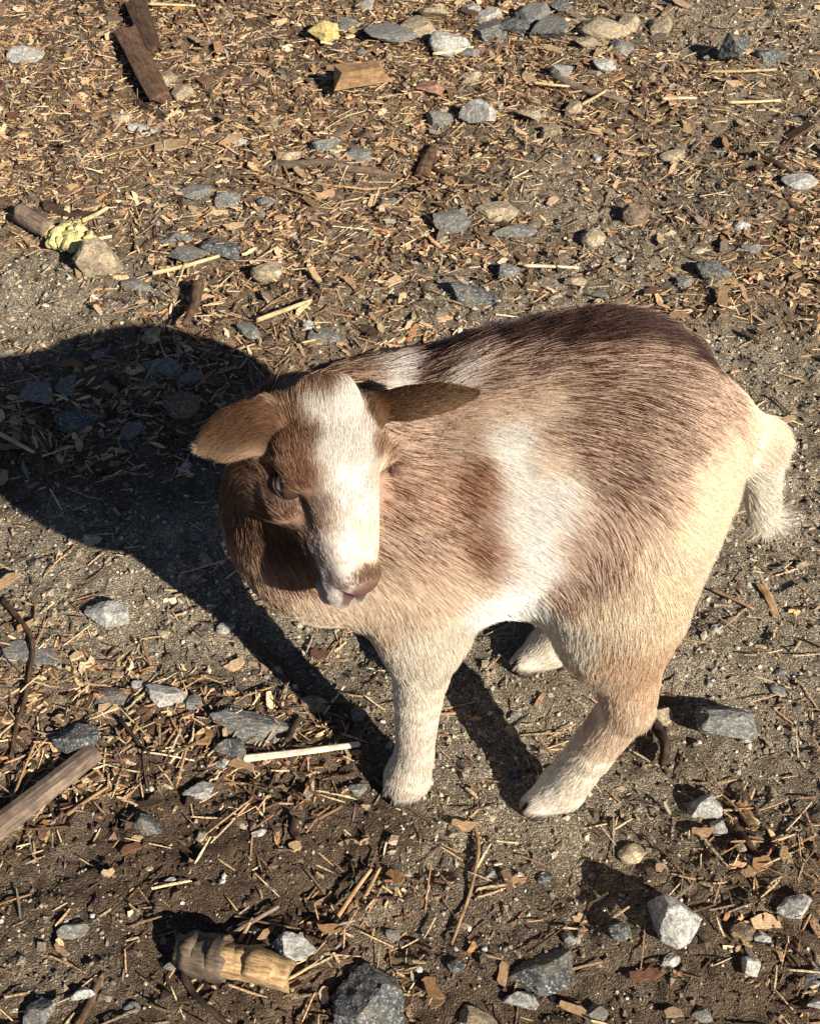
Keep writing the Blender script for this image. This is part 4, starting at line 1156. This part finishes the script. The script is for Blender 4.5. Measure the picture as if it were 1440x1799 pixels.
def limb(name, pts, width, mat, label, cat, group=None, n=14, sides=8, flat=1.0, rough=0.10, taper=0.7, seed=0, sink=0.25, parent=None, straight=False, ragged=0.35):
    """stick, twig or board following points on the ground; width in photo pixels at its middle"""
    P = frame_pts(pts)
    mid = pts[len(pts) // 2]
    r = width / ppm(mid[0], mid[1]) / 2
    if straight:
        P[:, 2] = P[:, 2].max()
    Q, t = resample(P, n)
    if not straight:
        Q[:, 2] = hz(Q[:, 0], Q[:, 1]) * 0.6 + Q[:, 2] * 0.4
    Q[:, 2] += r * flat * (1 - 2 * sink)
    rs = np.random.default_rng(seed + int(pts[0][0]) * 7 + int(pts[0][1]))
    d = unit(np.gradient(Q, axis=0))
    up = A_([0, 0, 1.0])
    side = unit(np.cross(d, up)); nup = np.cross(side, d)
    V = []
    fs = 1 + rs.normal(0, rough, sides)
    slow = np.interp(np.arange(n), np.linspace(0, n - 1, 4), rs.normal(0, rough * 0.6, 4))
    for i in range(n):
        f = (1 - (1 - taper) * i / (n - 1)) * (1 + slow[i])
        for k in range(sides):
            a = 2 * math.pi * (k + 0.5) / sides
            rr = r * f * fs[k] * (1 + rs.normal(0, rough * 0.22))
            sq = 1.0 if flat > 0.7 else 1.15
            V.append(Q[i] + side[i] * math.cos(a) * rr * sq + nup[i] * math.sin(a) * rr * flat)
    # ragged ends
    V = A_(V).reshape(n, sides, 3)
    V[0] += d[0] * rs.normal(0, r * ragged, (sides, 1)); V[-1] += d[-1] * rs.normal(0, r * ragged, (sides, 1))
    V = V.reshape(-1, 3)
    F = [(i * sides + k, i * sides + (k + 1) % sides, (i + 1) * sides + (k + 1) % sides, (i + 1) * sides + k) for i in range(n - 1) for k in range(sides)]
    V = np.concatenate([V, [Q[0]], [Q[-1]]])
    c0, c1 = n * sides, n * sides + 1
    F = [tuple(f[::-1]) for f in F]
    for k in range(0, sides, 2):
        F.append((c0, k, (k + 1) % sides, (k + 2) % sides))
        b = (n - 1) * sides
        F.append((c1, b + (k + 2) % sides, b + (k + 1) % sides, b + k))
    # own space along the limb so the grain follows it
    o0 = Q[n // 2].copy()
    yaw = math.atan2(d[n // 2][1], d[n // 2][0])
    R = A_([[math.cos(-yaw), -math.sin(-yaw), 0], [math.sin(-yaw), math.cos(-yaw), 0], [0, 0, 1]])
    me = mesh_np(name, (V - o0) @ R.T, A_(F), smooth=(flat > 0.7 and sides > 4))
    o = obj(name, me, WOOD[mat] if isinstance(mat, str) else mat, parent, label, cat, group)
    o.location = o0
    o.rotation_euler = (0, 0, yaw)
    return o


limb('board', [(-40, 1492), (60, 1415), (172, 1326)], 46, 'grey', 'weathered grey wooden board slanting out of the dark earth', 'board', flat=0.45, sides=8, rough=0.04, taper=0.92, sink=-0.3, straight=True)
limb('stick', [(432, 1347), (530, 1336), (632, 1322)], 13, 'bone', 'straight white stripped stick lying beside the front foot', 'stick', flat=0.6, rough=0.05, sink=-0.6, taper=0.8, straight=True)
LOGWOOD = wood_mat('torn_orange_wood', (0.24, 0.13, 0.055), (0.60, 0.42, 0.22), stretch=(5, 60, 60), scale=7)
lg = obj('log', None, label='broken branch with torn orange wood and grey bark on dark earth', cat='log')
lgc = frame_pts([(420, 1706)])[0]
lg.location = lgc
for nm, pts, w, mt, kw in (
        ('wood', [(372, 1696), (440, 1706), (508, 1724)], 60, LOGWOOD, dict(rough=.07, taper=.97, sink=.0, n=20, sides=16, ragged=.14)),
        ('bark', [(334, 1684), (362, 1692), (404, 1701)], 72, 'grey', dict(rough=.07, taper=.98, sink=.03, n=14, sides=16, ragged=.22)),
        ('torn_end', [(322, 1680), (330, 1683), (340, 1687)], 58, 'pale', dict(rough=.10, taper=1.05, sink=.05, n=6, sides=14, ragged=.1)),
        ('splinter', [(505, 1722), (530, 1712), (560, 1692)], 9, 'pale', dict(rough=.2, taper=.3, sink=-.5, n=8, sides=6))):
    o = limb(nm, pts, w, mt, None, None, **kw)
    o.parent = lg
    o.matrix_parent_inverse = Matrix.Translation(-Vector(lgc))
limb('twig', [(322, 1712), (345, 1755), (375, 1780), (420, 1815)], 15, 'dark', 'dark curved twig running under the broken log', 'twig')
limb('bark_slab', [(222, 66), (250, 120), (284, 188)], 44, 'brown', 'long flat slab of brown bark pointing at a cream stone', 'bark', flat=0.4, rough=.06, taper=.75, sink=-.1, straight=True)
limb('bark_slab', [(240, 18), (255, 60), (270, 104)], 38, 'brown', 'shorter slab of brown bark crossing the top of the long one', 'bark', flat=0.45, rough=.08, taper=.8, sink=-.2, straight=True)
limb('bark_strip', [(244, 176), (262, 196), (294, 214)], 20, 'dark', 'narrow dark strip of bark at the foot of the long slab', 'bark', flat=.5)
limb('bark_piece', [(352, 160), (385, 148), (414, 130)], 26, 'brown', 'curled piece of brown bark beside the cream stone', 'bark', flat=.45, sink=0)
limb('root', [(178, -10), (176, 8), (188, 26)], 14, 'dark', 'short dark root bent in the mulch beyond the bark slabs', 'root')
limb('wood_block', [(588, 170), (630, 164), (674, 157)], 46, 'tan', 'square cut tan wood block lying in the mulch', 'block', flat=.95, sides=4, rough=.05, taper=.93, n=7, sink=-.05, straight=True)
limb('branch', [(472, 292), (560, 298), (704, 308)], 17, 'grey', 'straight grey branch lying flat across the mulch', 'branch', rough=.12)
limb('root', [(968, 138), (1005, 158), (1060, 176), (1095, 184)], 20, 'grey', 'thick bent root beside the half white stone', 'root', taper=.45)
limb('bark_piece', [(742, 312), (752, 285), (764, 256)], 24, 'brown', 'upright shard of dark brown bark in the mulch', 'bark', flat=.5, sink=-.3)
limb('bark_strip', [(762, 302), (800, 318), (842, 330)], 12, 'dark', 'thin dark bark strip beside the upright shard', 'bark')
limb('branch', [(1320, 276), (1370, 300), (1450, 352)], 16, 'dark', 'dark crooked branch at the side of the sandy patch', 'branch', rough=.18)
limb('branch', [(1370, 355), (1420, 380), (1460, 400)], 14, 'dark', 'dark twiggy branch end beside the crooked branch', 'branch', rough=.18)
bs = limb('branch_stub', [(36, 384), (60, 398), (88, 414)], 34, 'grey', 'short cut branch stub with a pale sawn end by the yellow lump', 'branch', rough=.08, taper=.95, sink=.0)
fp = frame_pts([(80, 410), (88, 415)])
o = limb('cut_end', [(86, 412), (89, 414), (92, 416)], 29, 'pale', None, None, rough=.03, taper=.9, n=4, sides=10, sink=.0)
mw = Matrix.Translation(o.location) @ o.rotation_euler.to_matrix().to_4x4()
o.parent = bs
o.matrix_parent_inverse = (Matrix.Translation(bs.location) @ bs.rotation_euler.to_matrix().to_4x4()).inverted()
limb('bark_slab', [(80, 366), (115, 372), (165, 380)], 26, 'dark', 'dark slab of bark just above the yellow crumbly lump', 'bark', flat=.45)
limb('stick', [(350, 520), (345, 560), (332, 606, .02)], 20, 'brown', 'brown stick standing up at the rim of the goat\'s shadow', 'stick', sink=-.6, taper=.6)
limb('vine', [(8, 1064), (40, 1102), (66, 1142), (58, 1200), (36, 1262), (20, 1332)], 11, 'brown', 'thin brown vine curving over the flat sunk stone', 'vine', n=26, rough=.08, sink=-.7)
limb('stem', [(832, 1452), (841, 1500), (826, 1580), (792, 1668)], 8, 'tan', 'thin bowed tan stem lying alone on the bare soil', 'stem', n=22, rough=.06, sink=-.6)
limb('root', [(1128, 1256), (1152, 1282), (1168, 1312), (1164, 1346)], 20, 'dark', 'black crooked root beside the round tan pebble', 'root', n=16, rough=.12, sink=-.7)
limb('twig', [(655, 1372), (700, 1412), (766, 1462)], 8, 'brown', 'thin brown twig just in front of the front foot', 'twig', sink=-.4)
limb('twig', [(208, 1262), (238, 1302), (268, 1342)], 8, 'dark', 'thin dark twig crossing the chips by the board', 'twig', sink=-1)
limb('bark_strip', [(246, 1246), (272, 1284), (300, 1322)], 20, 'brown', 'flat brown bark strip beside the thin dark twig', 'bark', flat=.35, sink=-.3)
limb('stick', [(132, 1800), (156, 1756), (182, 1708)], 15, 'brown', 'brown stick at the lower end of the dark earth', 'stick', sink=0)
limb('twig', [(1288, 1456), (1312, 1490), (1334, 1522)], 13, 'brown', 'brown twig between the white pebble and the chips', 'twig', sink=0)
limb('bark_strip', [(1303, 1400), (1312, 1428), (1326, 1462)], 20, 'tan', 'tan bark strip standing in the sand near the light grey stone', 'bark', flat=.4, sink=-.2)
limb('bark_strip', [(1336, 1030), (1352, 1058), (1362, 1084)], 16, 'tan', 'curled tan bark strip on bare sand behind the tail', 'bark', flat=.4, sink=-.2)
limb('twig', [(520, 1450), (516, 1468), (526, 1486)], 16, 'dark', 'stubby dark twig on the dark earth', 'twig', sink=0)
limb('stick', [(440, 1120), (500, 1170), (560, 1238)], 14, 'brown', 'brown stick running along the leg shadow', 'stick', sink=-.2)
limb('twig', [(528, 1262), (515, 1290), (505, 1318)], 15, 'dark', 'dark twig leaning on the flat slate slab', 'twig', sink=-.5)
# thin straws and stems, each picked out by the sun
STRAWS = [
    ((920, 469), (968, 470), (1016, 473), 7, 'bone', 'straight pale straw pointing at a small grey stone'),
    ((270, 490), (330, 476), (386, 459), 8, 'straw', 'pale straw ending at a blue grey stone'),
    ((452, 580), (500, 562), (548, 544), 9, 'straw', 'thick pale straw behind the goat\'s neck'),
    ((150, 436), (175, 428), (198, 424), 8, 'straw', 'pale straw sticking out from under the yellow lump'),
    ((148, 400), (170, 390), (193, 376), 9, 'straw', 'split pale straw beside the cut branch stub'),
    ((260, 15), (300, 16), (345, 18), 5, 'straw', 'thin straight straw near the bark slabs'),
    ((345, 20), (356, 40), (368, 60), 5, 'tan', 'thin tan stem bent near the bark slabs'),
    ((482, 272), (500, 300), (512, 326), 5, 'tan', 'slender tan twig beside the grey branch'),
    ((450, 322), (500, 338), (565, 360), 5, 'tan', 'long slender twig in front of the grey branch'),
    ((512, 326), (590, 340), (682, 331), 5, 'tan', 'long thin stem running below the grey branch'),
    ((1276, 188), (1320, 187), (1368, 184), 6, 'straw', 'pale straw lying beyond the dark twin stones'),
    ((1240, 137), (1300, 136), (1360, 133), 6, 'straw', 'pale straw in front of the dark twin stones'),
    ((1020, 198), (1042, 186), (1064, 172), 6, 'straw', 'pale straw propped on the bent root'),
    ((935, 158), (968, 162), (998, 165), 6, 'straw', 'pale straw beside the bent root'),
    ((1160, 187), (1195, 185), (1220, 186), 7, 'bone', 'whitish stick on the sandy mulch'),
    ((760, 100), (800, 96), (830, 88), 6, 'straw', 'pale straw at the foot of the rubble heap'),
    ((0, 764), (30, 780), (62, 798), 8, 'straw', 'straw lying in the goat\'s shadow'),
    ((60, 690), (100, 696), (140, 712), 6, 'straw', 'bent straw between shadowed stones'),
    ((1245, 1040), (1285, 1058), (1322, 1076), 6, 'tan', 'thin tan stem on bare sand below the tail'),
    ((595, 1622), (622, 1580), (652, 1540), 9, 'tan', 'tan brown stem in the litter behind the boulder'),
    ((640, 1590), (655, 1560), (668, 1535), 8, 'tan', 'second tan stem leaning in the litter'),
    ((400, 1650), (445, 1622), (490, 1596), 9, 'grey', 'grey straw lying behind the broken log'),
    ((120, 1432), (150, 1410), (190, 1384), 7, 'tan', 'tan splinter lying along the board'),
    ((420, 1660), (432, 1640), (444, 1618), 8, 'tan', 'short tan splinter behind the log'),
    ((290, 1040), (300, 1041), (312, 1042), 5, 'straw', 'tiny straw on the bare soil beside the granite'),
    ((252, 1128), (256, 1148), (266, 1170), 6, 'tan', 'short tan stem on the bare soil'),
    ((0, 1470), (40, 1360), (66, 1300), 6, 'tan', 'long tan stem behind the board'),
    ((800, 1260), (770, 1262), (742, 1266), 6, 'tan', 'tan stem lying between the legs'),
]
for i, (a, b, c_, w, mt, lab) in enumerate(STRAWS):
    limb('straw', [a, b, c_], w, mt, lab, 'straw', n=10, sides=6, rough=.05, taper=.8, sink=-.9, seed=i, straight=(i not in (6, 9, 17)))
xs_, ys_ = scatter(np.random.default_rng(44), 110, lambda x, y: (0.1 + 0.9 * zones(x, y)[2]) * (y < 2.3) * (np.abs(x) < 0.3 + 0.24 * y))
st_rng = np.random.default_rng(45)
STRAW_ME = []
for i in range(8):
    r0 = np.random.default_rng(300 + i)
    n, sides = 7, 5
    tt = np.linspace(-0.5, 0.5, n)
    cy = r0.uniform(-0.12, 0.12) * tt ** 2 * 4; cz = r0.uniform(0.0, 0.05) * (1 - 4 * tt ** 2)
    V = A_([(tt[i2], cy[i2] + math.cos(6.283 * k / sides) * .5 * 0.045, cz[i2] + math.sin(6.283 * k / sides) * .5 * 0.03) for i2 in range(n) for k in range(sides)])
    F = A_([(a * sides + k, a * sides + (k + 1) % sides, (a + 1) * sides + (k + 1) % sides, (a + 1) * sides + k) for a in range(n - 1) for k in range(sides)])
    me = mesh_np('straw', V, F[:, ::-1]); me.materials.append(CHIPWOOD['straw']); STRAW_ME.append(me)
STRAW_OB, STRAW_W = [], []
for x, y in zip(xs_, ys_):
    o = bpy.data.objects.new('straw', STRAW_ME[st_rng.integers(0, 8)]); C.objects.link(o)
    L = st_rng.uniform(0.028, 0.065)
    o.material_slots[0].link = 'OBJECT'
    sk = ['straw', 'tan', 'bone', 'brown', 'orange'][st_rng.choice(5, p=(.36, .26, .08, .2, .1))]
    o.material_slots[0].material = CHIPWOOD[sk]
    STRAW_OB.append(o); STRAW_W.append(('short ' if L < .045 else 'long ') + COLW[sk] + ' bit of straw')
    o.scale = (L, L * 0.8, L * 0.8)
    o.rotation_euler = (st_rng.normal(0, .1), st_rng.normal(0, .12), st_rng.uniform(0, 6.28))
    o.location = (x, y, float(hz(x, y)[0]) + 0.003)
    o['label'] = 'loose thin bit of straw or stem lying on the wood chips'
    o['category'] = 'straw'
    o['group'] = 'loose straw bits on the chips'

tell_apart(STRAW_OB, STRAW_W)

# ------------------------------------------------------------------ the larger chips, one by one
crng = np.random.default_rng(77)
CHIP_ME = {}
for c_ in ('pale', 'tan', 'orange', 'brown', 'grey', 'red'):
    for i in range(8):
        tv, tf = chip_template(crng, n=5)
        me = mesh_np('wood_chip', tv * (1, 1, 1), tf, smooth=False)
        me.materials.append(CHIPWOOD[c_])
        CHIP_ME[c_, i] = me
HAND = [  # px, py, length px, width px, kind, yaw
    (210, 1181, 30, 18, 'pale', .2), (362, 1304, 38, 34, 'orange', 1.5), (413, 1168, 36, 26, 'pale', .6), (562, 1150, 34, 24, 'red', 0), (140, 1166, 22, 16, 'pale', .4),
    (236, 1492, 46, 20, 'red', .7), (812, 1460, 40, 20, 'tan', 0), (1018, 1612, 20, 26, 'pale', 1), (1340, 1628, 48, 28, 'pale', .1), (1310, 1540, 30, 22, 'tan', .8),
    (15, 1034, 44, 22, 'tan', .4), (425, 1352, 46, 24, 'tan', 2.9), (520, 1495, 22, 22, 'pale', .3), (192, 1536, 22, 14, 'pale', .5), (1180, 1785, 30, 20, 'pale', .1),
    (1130, 1720, 60, 26, 'red', .1), (1008, 1785, 50, 18, 'tan', -.5), (1160, 1530, 20, 18, 'pale', 0), (1230, 1465, 34, 18, 'tan', 0), (755, 1740, 50, 24, 'orange', -.9),
    (905, 1555, 36, 14, 'tan', 0), (1330, 1530, 32, 24, 'orange', .5), (695, 1555, 34, 22, 'orange', -.5), (580, 1640, 40, 18, 'orange', 0), (470, 1645, 40, 14, 'tan', .9),
    (230, 275, 90, 20, 'tan', .35), (300, 262, 56, 40, 'pale', .2), (360, 527, 56, 22, 'pale', .3), (1385, 740, 24, 14, 'pale', .3), (190, 1245, 34, 22, 'pale', .2),
]
CHIPS, CHIP_W = [], []


def put_chip(x, y, L, W, kind, yaw, tilt=0.22, lab='big flat wood chip lying on top of the litter', grp='large wood chips'):
    o = bpy.data.objects.new('wood_chip', CHIP_ME[kind, int(crng.integers(0, 8))]); C.objects.link(o)
    T = crng.uniform(0.0012, 0.0030)
    o.scale = (L, W, T)
    o.rotation_euler = (crng.normal(0, tilt), crng.normal(0, tilt), yaw)
    o.location = (x, y, float(hz(x, y)[0]) + T * 0.5 + 0.0018 + 0.10 * L)
    o['label'] = lab; o['category'] = 'wood chip'; o['group'] = grp
    CHIPS.append(o); CHIP_W.append(('narrow ' if W < .4 * L else 'broad ') + COLW[kind] + ' wood chip')


for px, py, l, w, kind, yaw in HAND:
    x, y = G(px, py)
    k = ppm(px, py)
    put_chip(x, y, l / k, w / k, kind, yaw, 0.16)
xs_, ys_ = scatter(np.random.default_rng(88), 262, lambda x, y: (0.03 + 0.97 * zones(x, y)[2]) * (y < 2.33) * (np.abs(x) < 0.3 + 0.24 * y))
for x, y in zip(xs_, ys_):
    L = float(np.exp(crng.normal(math.log(0.026), 0.26)).clip(0.018, 0.05)) * (0.75 if y < 0.9 else 1)
    put_chip(x, y, L, L * crng.uniform(0.25, 0.55), ['pale', 'tan', 'orange', 'brown', 'grey', 'red'][crng.choice(6, p=(.24, .24, .1, .24, .12, .06))], crng.uniform(0, 6.28))

tell_apart(CHIPS, CHIP_W)

# ------------------------------------------------------------------ odd lumps
put_stone(568, 61, 54, 44, 'yellow', 'bright yellow chunk lying on the mulch next to flat grey stones', None, flat=.75, name='yellow_chunk', sink=.12, cat='chunk')
cx_, cy_ = G(126, 424)
lump = obj('yellow_lump', None, label='crumbly pale yellow lump between the branch stub and the cream stone', cat='lump')
lump.location = (cx_, cy_, float(hz(cx_, cy_)[0]))
lr = np.random.default_rng(9)
ym = stone_mat('yellow_foam', (0.40, 0.34, 0.11), (0.58, 0.52, 0.22), (0.74, 0.68, 0.38), spark=(0.8, 0.76, 0.5), amount=0.66)
me = STONE_ME[15].copy(); me.materials.clear(); me.materials.append(ym)
for i in range(34):
    o = bpy.data.objects.new('crumb', me); C.objects.link(o)
    o.parent = lump
    s = lr.uniform(0.010, 0.023)
    o.scale = (s, s * lr.uniform(.7, 1.1), s * lr.uniform(.6, .9))
    a = lr.uniform(0, 6.28); q = 0.030 * lr.random() ** 0.6
    o.location = (math.cos(a) * q, math.sin(a) * q * 1.1, 0.006 + lr.uniform(0, 0.026) * (1 - q / 0.035))
    o.rotation_euler = tuple(lr.uniform(0, 3, 3))
CL, CD, CPD = coat(GV, ZONE)
wob = fbm(GV * 55, 3, 5)
skin_col = (CL * (1 - CPD[:, None]) + CD * CPD[:, None]) * (0.62 + 0.35 * wob[:, None])
# bare skin: nose pad, nostrils, lips, hooves
HL = np.stack([(GV - POLL) @ hf / HA, (GV - POLL) @ hs / HB, (GV - POLL) @ hu / HB], 1)
nose_bare = smooth01(0.1430, 0.1490, HL[:, 0]) * smooth01(-0.035, -0.031, HL[:, 2]) * smooth01(0.0125, 0.0095, np.abs(HL[:, 1])) * (ZONE == 1)
skin_col = skin_col * (1 - nose_bare[:, None]) + A_([0.115, 0.062, 0.047]) * nose_bare[:, None]
lip = smooth01(0.125, 0.150, HL[:, 0]) * np.exp(-((HL[:, 2] + 0.0460) / 0.0020) ** 2) * (ZONE == 1)
skin_col = skin_col * (1 - lip[:, None]) + A_([0.075, 0.040, 0.035]) * lip[:, None]
nostril = np.zeros(len(GV))
for sg in (-1, 1):
    nostril = np.maximum(nostril, np.exp(-(np.linalg.norm(HL - A_([0.1490, 0.0105 * sg, -0.0255]), axis=1) / 0.0045) ** 4))
skin_col = skin_col * (1 - 0.8 * nostril[:, None])
hoof = np.clip(smooth01(0.0205, 0.0155, GV[:, 2]), 0, 1)
skin_col = skin_col * (1 - hoof[:, None]) + A_([0.055, 0.042, 0.034]) * hoof[:, None]
eyeskin = np.zeros(len(GV))
for sg in (-1, 1):
    eyeskin = np.maximum(eyeskin, np.exp(-(np.linalg.norm((HL - A_([0.0545, 0.0375 * sg, -0.0325])) * (0.8, 1, 1.15), axis=1) / 0.0068) ** 4))
skin_col = skin_col * (1 - 0.85 * eyeskin[:, None])

goat = obj('goat', None, label='small stout goat with brown and white coat, head turned and lowered', cat='goat')
goat.location = (0.07, 0.70, 0)


def keep(o):
    """parent to the goat without moving"""
    o.parent = goat
    o.matrix_parent_inverse = Matrix.Translation((-0.07, -0.70, 0))


m = Mat('goat_skin', 0.75, 0.25)
at_ = m.n('Attribute', attribute_name='Col')
m.color(at_.outputs['Color'])
tc = m.n('TexCoord')
m.bump(m.noise(tc.outputs['Object'], 900, 3), 0.35, 0.0008)
body_me = mesh_np('body', GV, GF)
vcol(body_me, skin_col)
body = obj('body', body_me, m.m)
keep(body)

# strands
rng = np.random.default_rng(7)
NH = 640000
dens = GA * (0.6 + 0.4 * 1)
zf = ZONE[GF[:, 0]]
dens = GA * np.where(zf == 1, 3.4, np.where(zf == 2, 3.4, np.where(zf == 3, 5.0, 1.0)))
bare = np.clip(nose_bare + nostril + eyeskin * 1.2 + hoof * 1.3, 0, 1)
dens = dens * (1 - bare[GF].mean(1))
cdf = np.cumsum(dens); cdf /= cdf[-1]
fi = np.searchsorted(cdf, rng.random(NH))
u, v = rng.random(NH), rng.random(NH)
q = GF[fi]
wq = np.stack([(1 - u) * (1 - v), u * (1 - v), u * v, (1 - u) * v], 1)[:, :, None]
root = (GV[q] * wq).sum(1)
nor = unit((GN[q] * wq).sum(1))
zon = ZONE[q[:, 0]]
gd = unit((GD[q] * wq).sum(1))
ln = (GLEN[q] * wq[:, :, 0]).sum(1)
lf = (GLIFT[q] * wq[:, :, 0]).sum(1)
# the ridge of the back stands up longer and rougher
ridge = (zon == 0) * smooth01(0.75, 0.97, nor[:, 2]) * smooth01(0.40, 0.43, root[:, 2])
ln = ln * (1 + 0.55 * ridge) * (1 - 0.28 * (zon == 0) * smooth01(0.050, 0.030, root[:, 2]))
lf = lf + 0.25 * ridge
belly = (zon == 0) * smooth01(-0.35, -0.8, nor[:, 2]) * (root[:, 2] > 0.2)
ln = ln * (1 + 0.4 * belly)
# tufts: neighbouring hairs bend together
j1 = np.stack([vnoise(root * 70, 11), vnoise(root * 70, 12), vnoise(root * 70, 13)], 1) - 0.5
j2 = np.stack([vnoise(root * 380, 14), vnoise(root * 380, 15), vnoise(root * 380, 16)], 1) - 0.5
amp = np.where(zon == 1, 0.22, np.where(zon == 2, 0.2, 0.38))[:, None]
gd = gd + j1 * amp + j2 * amp * 0.7 + rng.normal(0, 0.06, (NH, 3))
tan = unit(gd - nor * (gd * nor).sum(1)[:, None])
ln = ln * 0.88 * rng.uniform(0.55, 1.15, NH) * (0.8 + 0.4 * vnoise(root * 120, 21))
long_ = rng.random(NH) < 0.012
ln = np.where(long_ & (zon != 1), ln * 1.35, ln)
lf = lf * 0.8 * rng.uniform(0.6, 1.4, NH)
NP = 5
pts = np.empty((NH, NP, 3), np.float32)
p = root - nor * 0.0008
pts[:, 0] = p
for i in range(1, NP):
    t = (i - 0.5) / (NP - 1)
    d = unit(nor * (lf * (1.25 - 1.35 * t))[:, None] + tan + A_([0, 0, -0.12 * t]))
    p = p + d * (ln / (NP - 1))[:, None]
    pts[:, i] = p
# colours: dark and light hairs mixed in streaks along the growth direction
cl, cd, cp = (CL[q] * wq).sum(1), (CD[q] * wq).sum(1), (CPD[q] * wq[:, :, 0]).sum(1)
st = root - tan * 0.0
along = (root * tan).sum(1)[:, None] * tan
perp = root - along
streak = vnoise(perp * 900 + along * 110, 31) * 0.6 + vnoise(perp * 330 + along * 45, 32) * 0.4
pick = 0.55 * np.clip((streak - 0.5) * 2.2 + 0.5, 0, 1) + 0.45 * rng.random(NH)
pick = np.argsort(np.argsort(pick)).astype(np.float32) / NH
isd = smooth01(-0.13, 0.13, cp - pick)
hc = cl * (1 - isd[:, None]) + cd * isd[:, None]
hc = hc * rng.uniform(0.80, 1.12, NH)[:, None]
hc = hc * (1 + (vnoise(root * 40, 41) - 0.5)[:, None] * 0.22)
hl = np.stack([(root - POLL) @ hf / HA, (root - POLL) @ hs / HB, (root - POLL) @ hu / HB], 1)
nt = (zon == 1) * smooth01(0.122, 0.142, hl[:, 0]) * smooth01(-0.032, -0.022, hl[:, 2]) * (0.55 + 0.45 * rng.random(NH))
hc = hc * (1 - nt[:, None]) + A_([0.20, 0.115, 0.070]) * nt[:, None]
hc = np.clip(hc, 0.01, 0.86)

curves = bpy.data.hair_curves.new('fur')
curves.add_curves([NP] * NH)
curves.attributes['position'].data.foreach_set('vector', pts.ravel())
rad = np.empty((NH, NP), np.float32)
base_r = np.where(zon == 1, 0.00012, np.where(zon == 2, 0.00013, np.where(zon == 3, 0.00015, 0.000145)))
for i, f in enumerate((1.0, 1.0, 0.85, 0.6, 0.2)):
    rad[:, i] = base_r * f
ra = curves.attributes.get('radius') or curves.attributes.new('radius', 'FLOAT', 'POINT')
ra.data.foreach_set('value', rad.ravel())
ca = curves.attributes.new('hair_color', 'FLOAT_COLOR', 'CURVE')
c4 = np.ones((NH, 4), np.float32)
c4[:, :3] = hc
ca.data.foreach_set('color', c4.ravel())
m = Mat('goat_fur', 0.55, 0.25)
at_ = m.n('Attribute', attribute_name='hair_color')
m.color(at_.outputs['Color'])
tr = m.n('BsdfTranslucent')
m.l(at_.outputs['Color'], tr.inputs[0])
mx = m.n('MixShader')
mx.inputs[0].default_value = 0.3
m.l(m.b.outputs[0], mx.inputs[1]); m.l(tr.outputs[0], mx.inputs[2])
m.l(mx.outputs[0], m.t.nodes['Material Output'].inputs[0])
fur = obj('fur', curves, m.m)
keep(fur)

# eyes: amber ball with a level slit pupil, and a heavy upper lid
def uvball(r, nu=28, nv=20):
    v, f = [], []
    for j in range(nv + 1):
        th = math.pi * j / nv
        for i in range(nu):
            a = 2 * math.pi * i / nu
            v.append((r * math.cos(th), r * math.sin(th) * math.cos(a), r * math.sin(th) * math.sin(a)))
    for j in range(nv):
        for i in range(nu):
            f.append((j * nu + i, j * nu + (i + 1) % nu, (j + 1) * nu + (i + 1) % nu, (j + 1) * nu + i))
    return v, f


m = Mat('goat_eye', 0.08, 0.6)
tc = m.n('TexCoord')
sx = m.n('SeparateXYZ'); m.l(tc.outputs['Object'], sx.inputs[0])
ry = m.math('MULTIPLY', sx.outputs[1], 1.0); rz = m.math('MULTIPLY', sx.outputs[2], 1.0)
rr = m.math('SQRT', m.math('ADD', m.math('MULTIPLY', ry, ry), m.math('MULTIPLY', rz, rz)))
slit = m.math('ADD', m.math('POWER', m.math('ABSOLUTE', m.math('DIVIDE', ry, 0.0036)), 4.0), m.math('POWER', m.math('ABSOLUTE', m.math('DIVIDE', rz, 0.0013)), 4.0))
iris = m.mix(m.noise(tc.outputs['Object'], 900, 2), (0.34, 0.20, 0.13), (0.52, 0.34, 0.25))
c = m.mix(m.math('GREATER_THAN', rr, 0.0066), iris, (0.03, 0.018, 0.014))
c = m.mix(m.math('LESS_THAN', slit, 1.0), c, (0.006, 0.005, 0.005))
m.color(c)
lm = Mat('goat_eyelid', 0.6, 0.3)
lm.b.inputs['Base Color'].default_value = (0.042, 0.022, 0.015, 1)
bv, bf = uvball(0.0092)
lv, lfc = uvball(0.0101, 28, 24)
for sg in (-1, 1):
    out = unit(hs * sg * 0.86 + hu * 0.42 - hf * 0.10)
    side = unit(hf - out * (hf @ out))
    upv = np.cross(out, side) * (1 if (np.cross(out, side) @ hu) > 0 else -1)
    cen = H(0.0545, 0.0292 * sg, -0.0335)
    M3 = Matrix((Vector(out), Vector(side), Vector(upv))).transposed().to_4x4()
    M3.translation = Vector(cen)
    e = obj('eye', mesh_np('eye', bv, bf), m.m)
    e.parent = goat
    e.matrix_parent_inverse = Matrix.Translation((-0.07, -0.70, 0))
    e.matrix_basis = M3
    # lid shell: the ball's skin above and below a narrow opening
    LV = A_(lv); LF = A_(lfc)
    mid = LV[LF].mean(1)
    el = np.arctan2(mid[:, 2], mid[:, 0])
    az = np.abs(mid[:, 1]) / 0.0101
    op_hi, op_lo = 0.10 - 0.5 * az ** 2, -0.62 + 0.4 * az ** 2
    for sel in (el > op_hi, el < op_lo):
        LFs = LF[sel & (mid[:, 0] > -0.004)]
        li = obj('eyelid', mesh_np('eyelid', LV, LFs), lm.m, e)
        so = li.modifiers.new('thickness', 'SOLIDIFY'); so.thickness = 0.0009
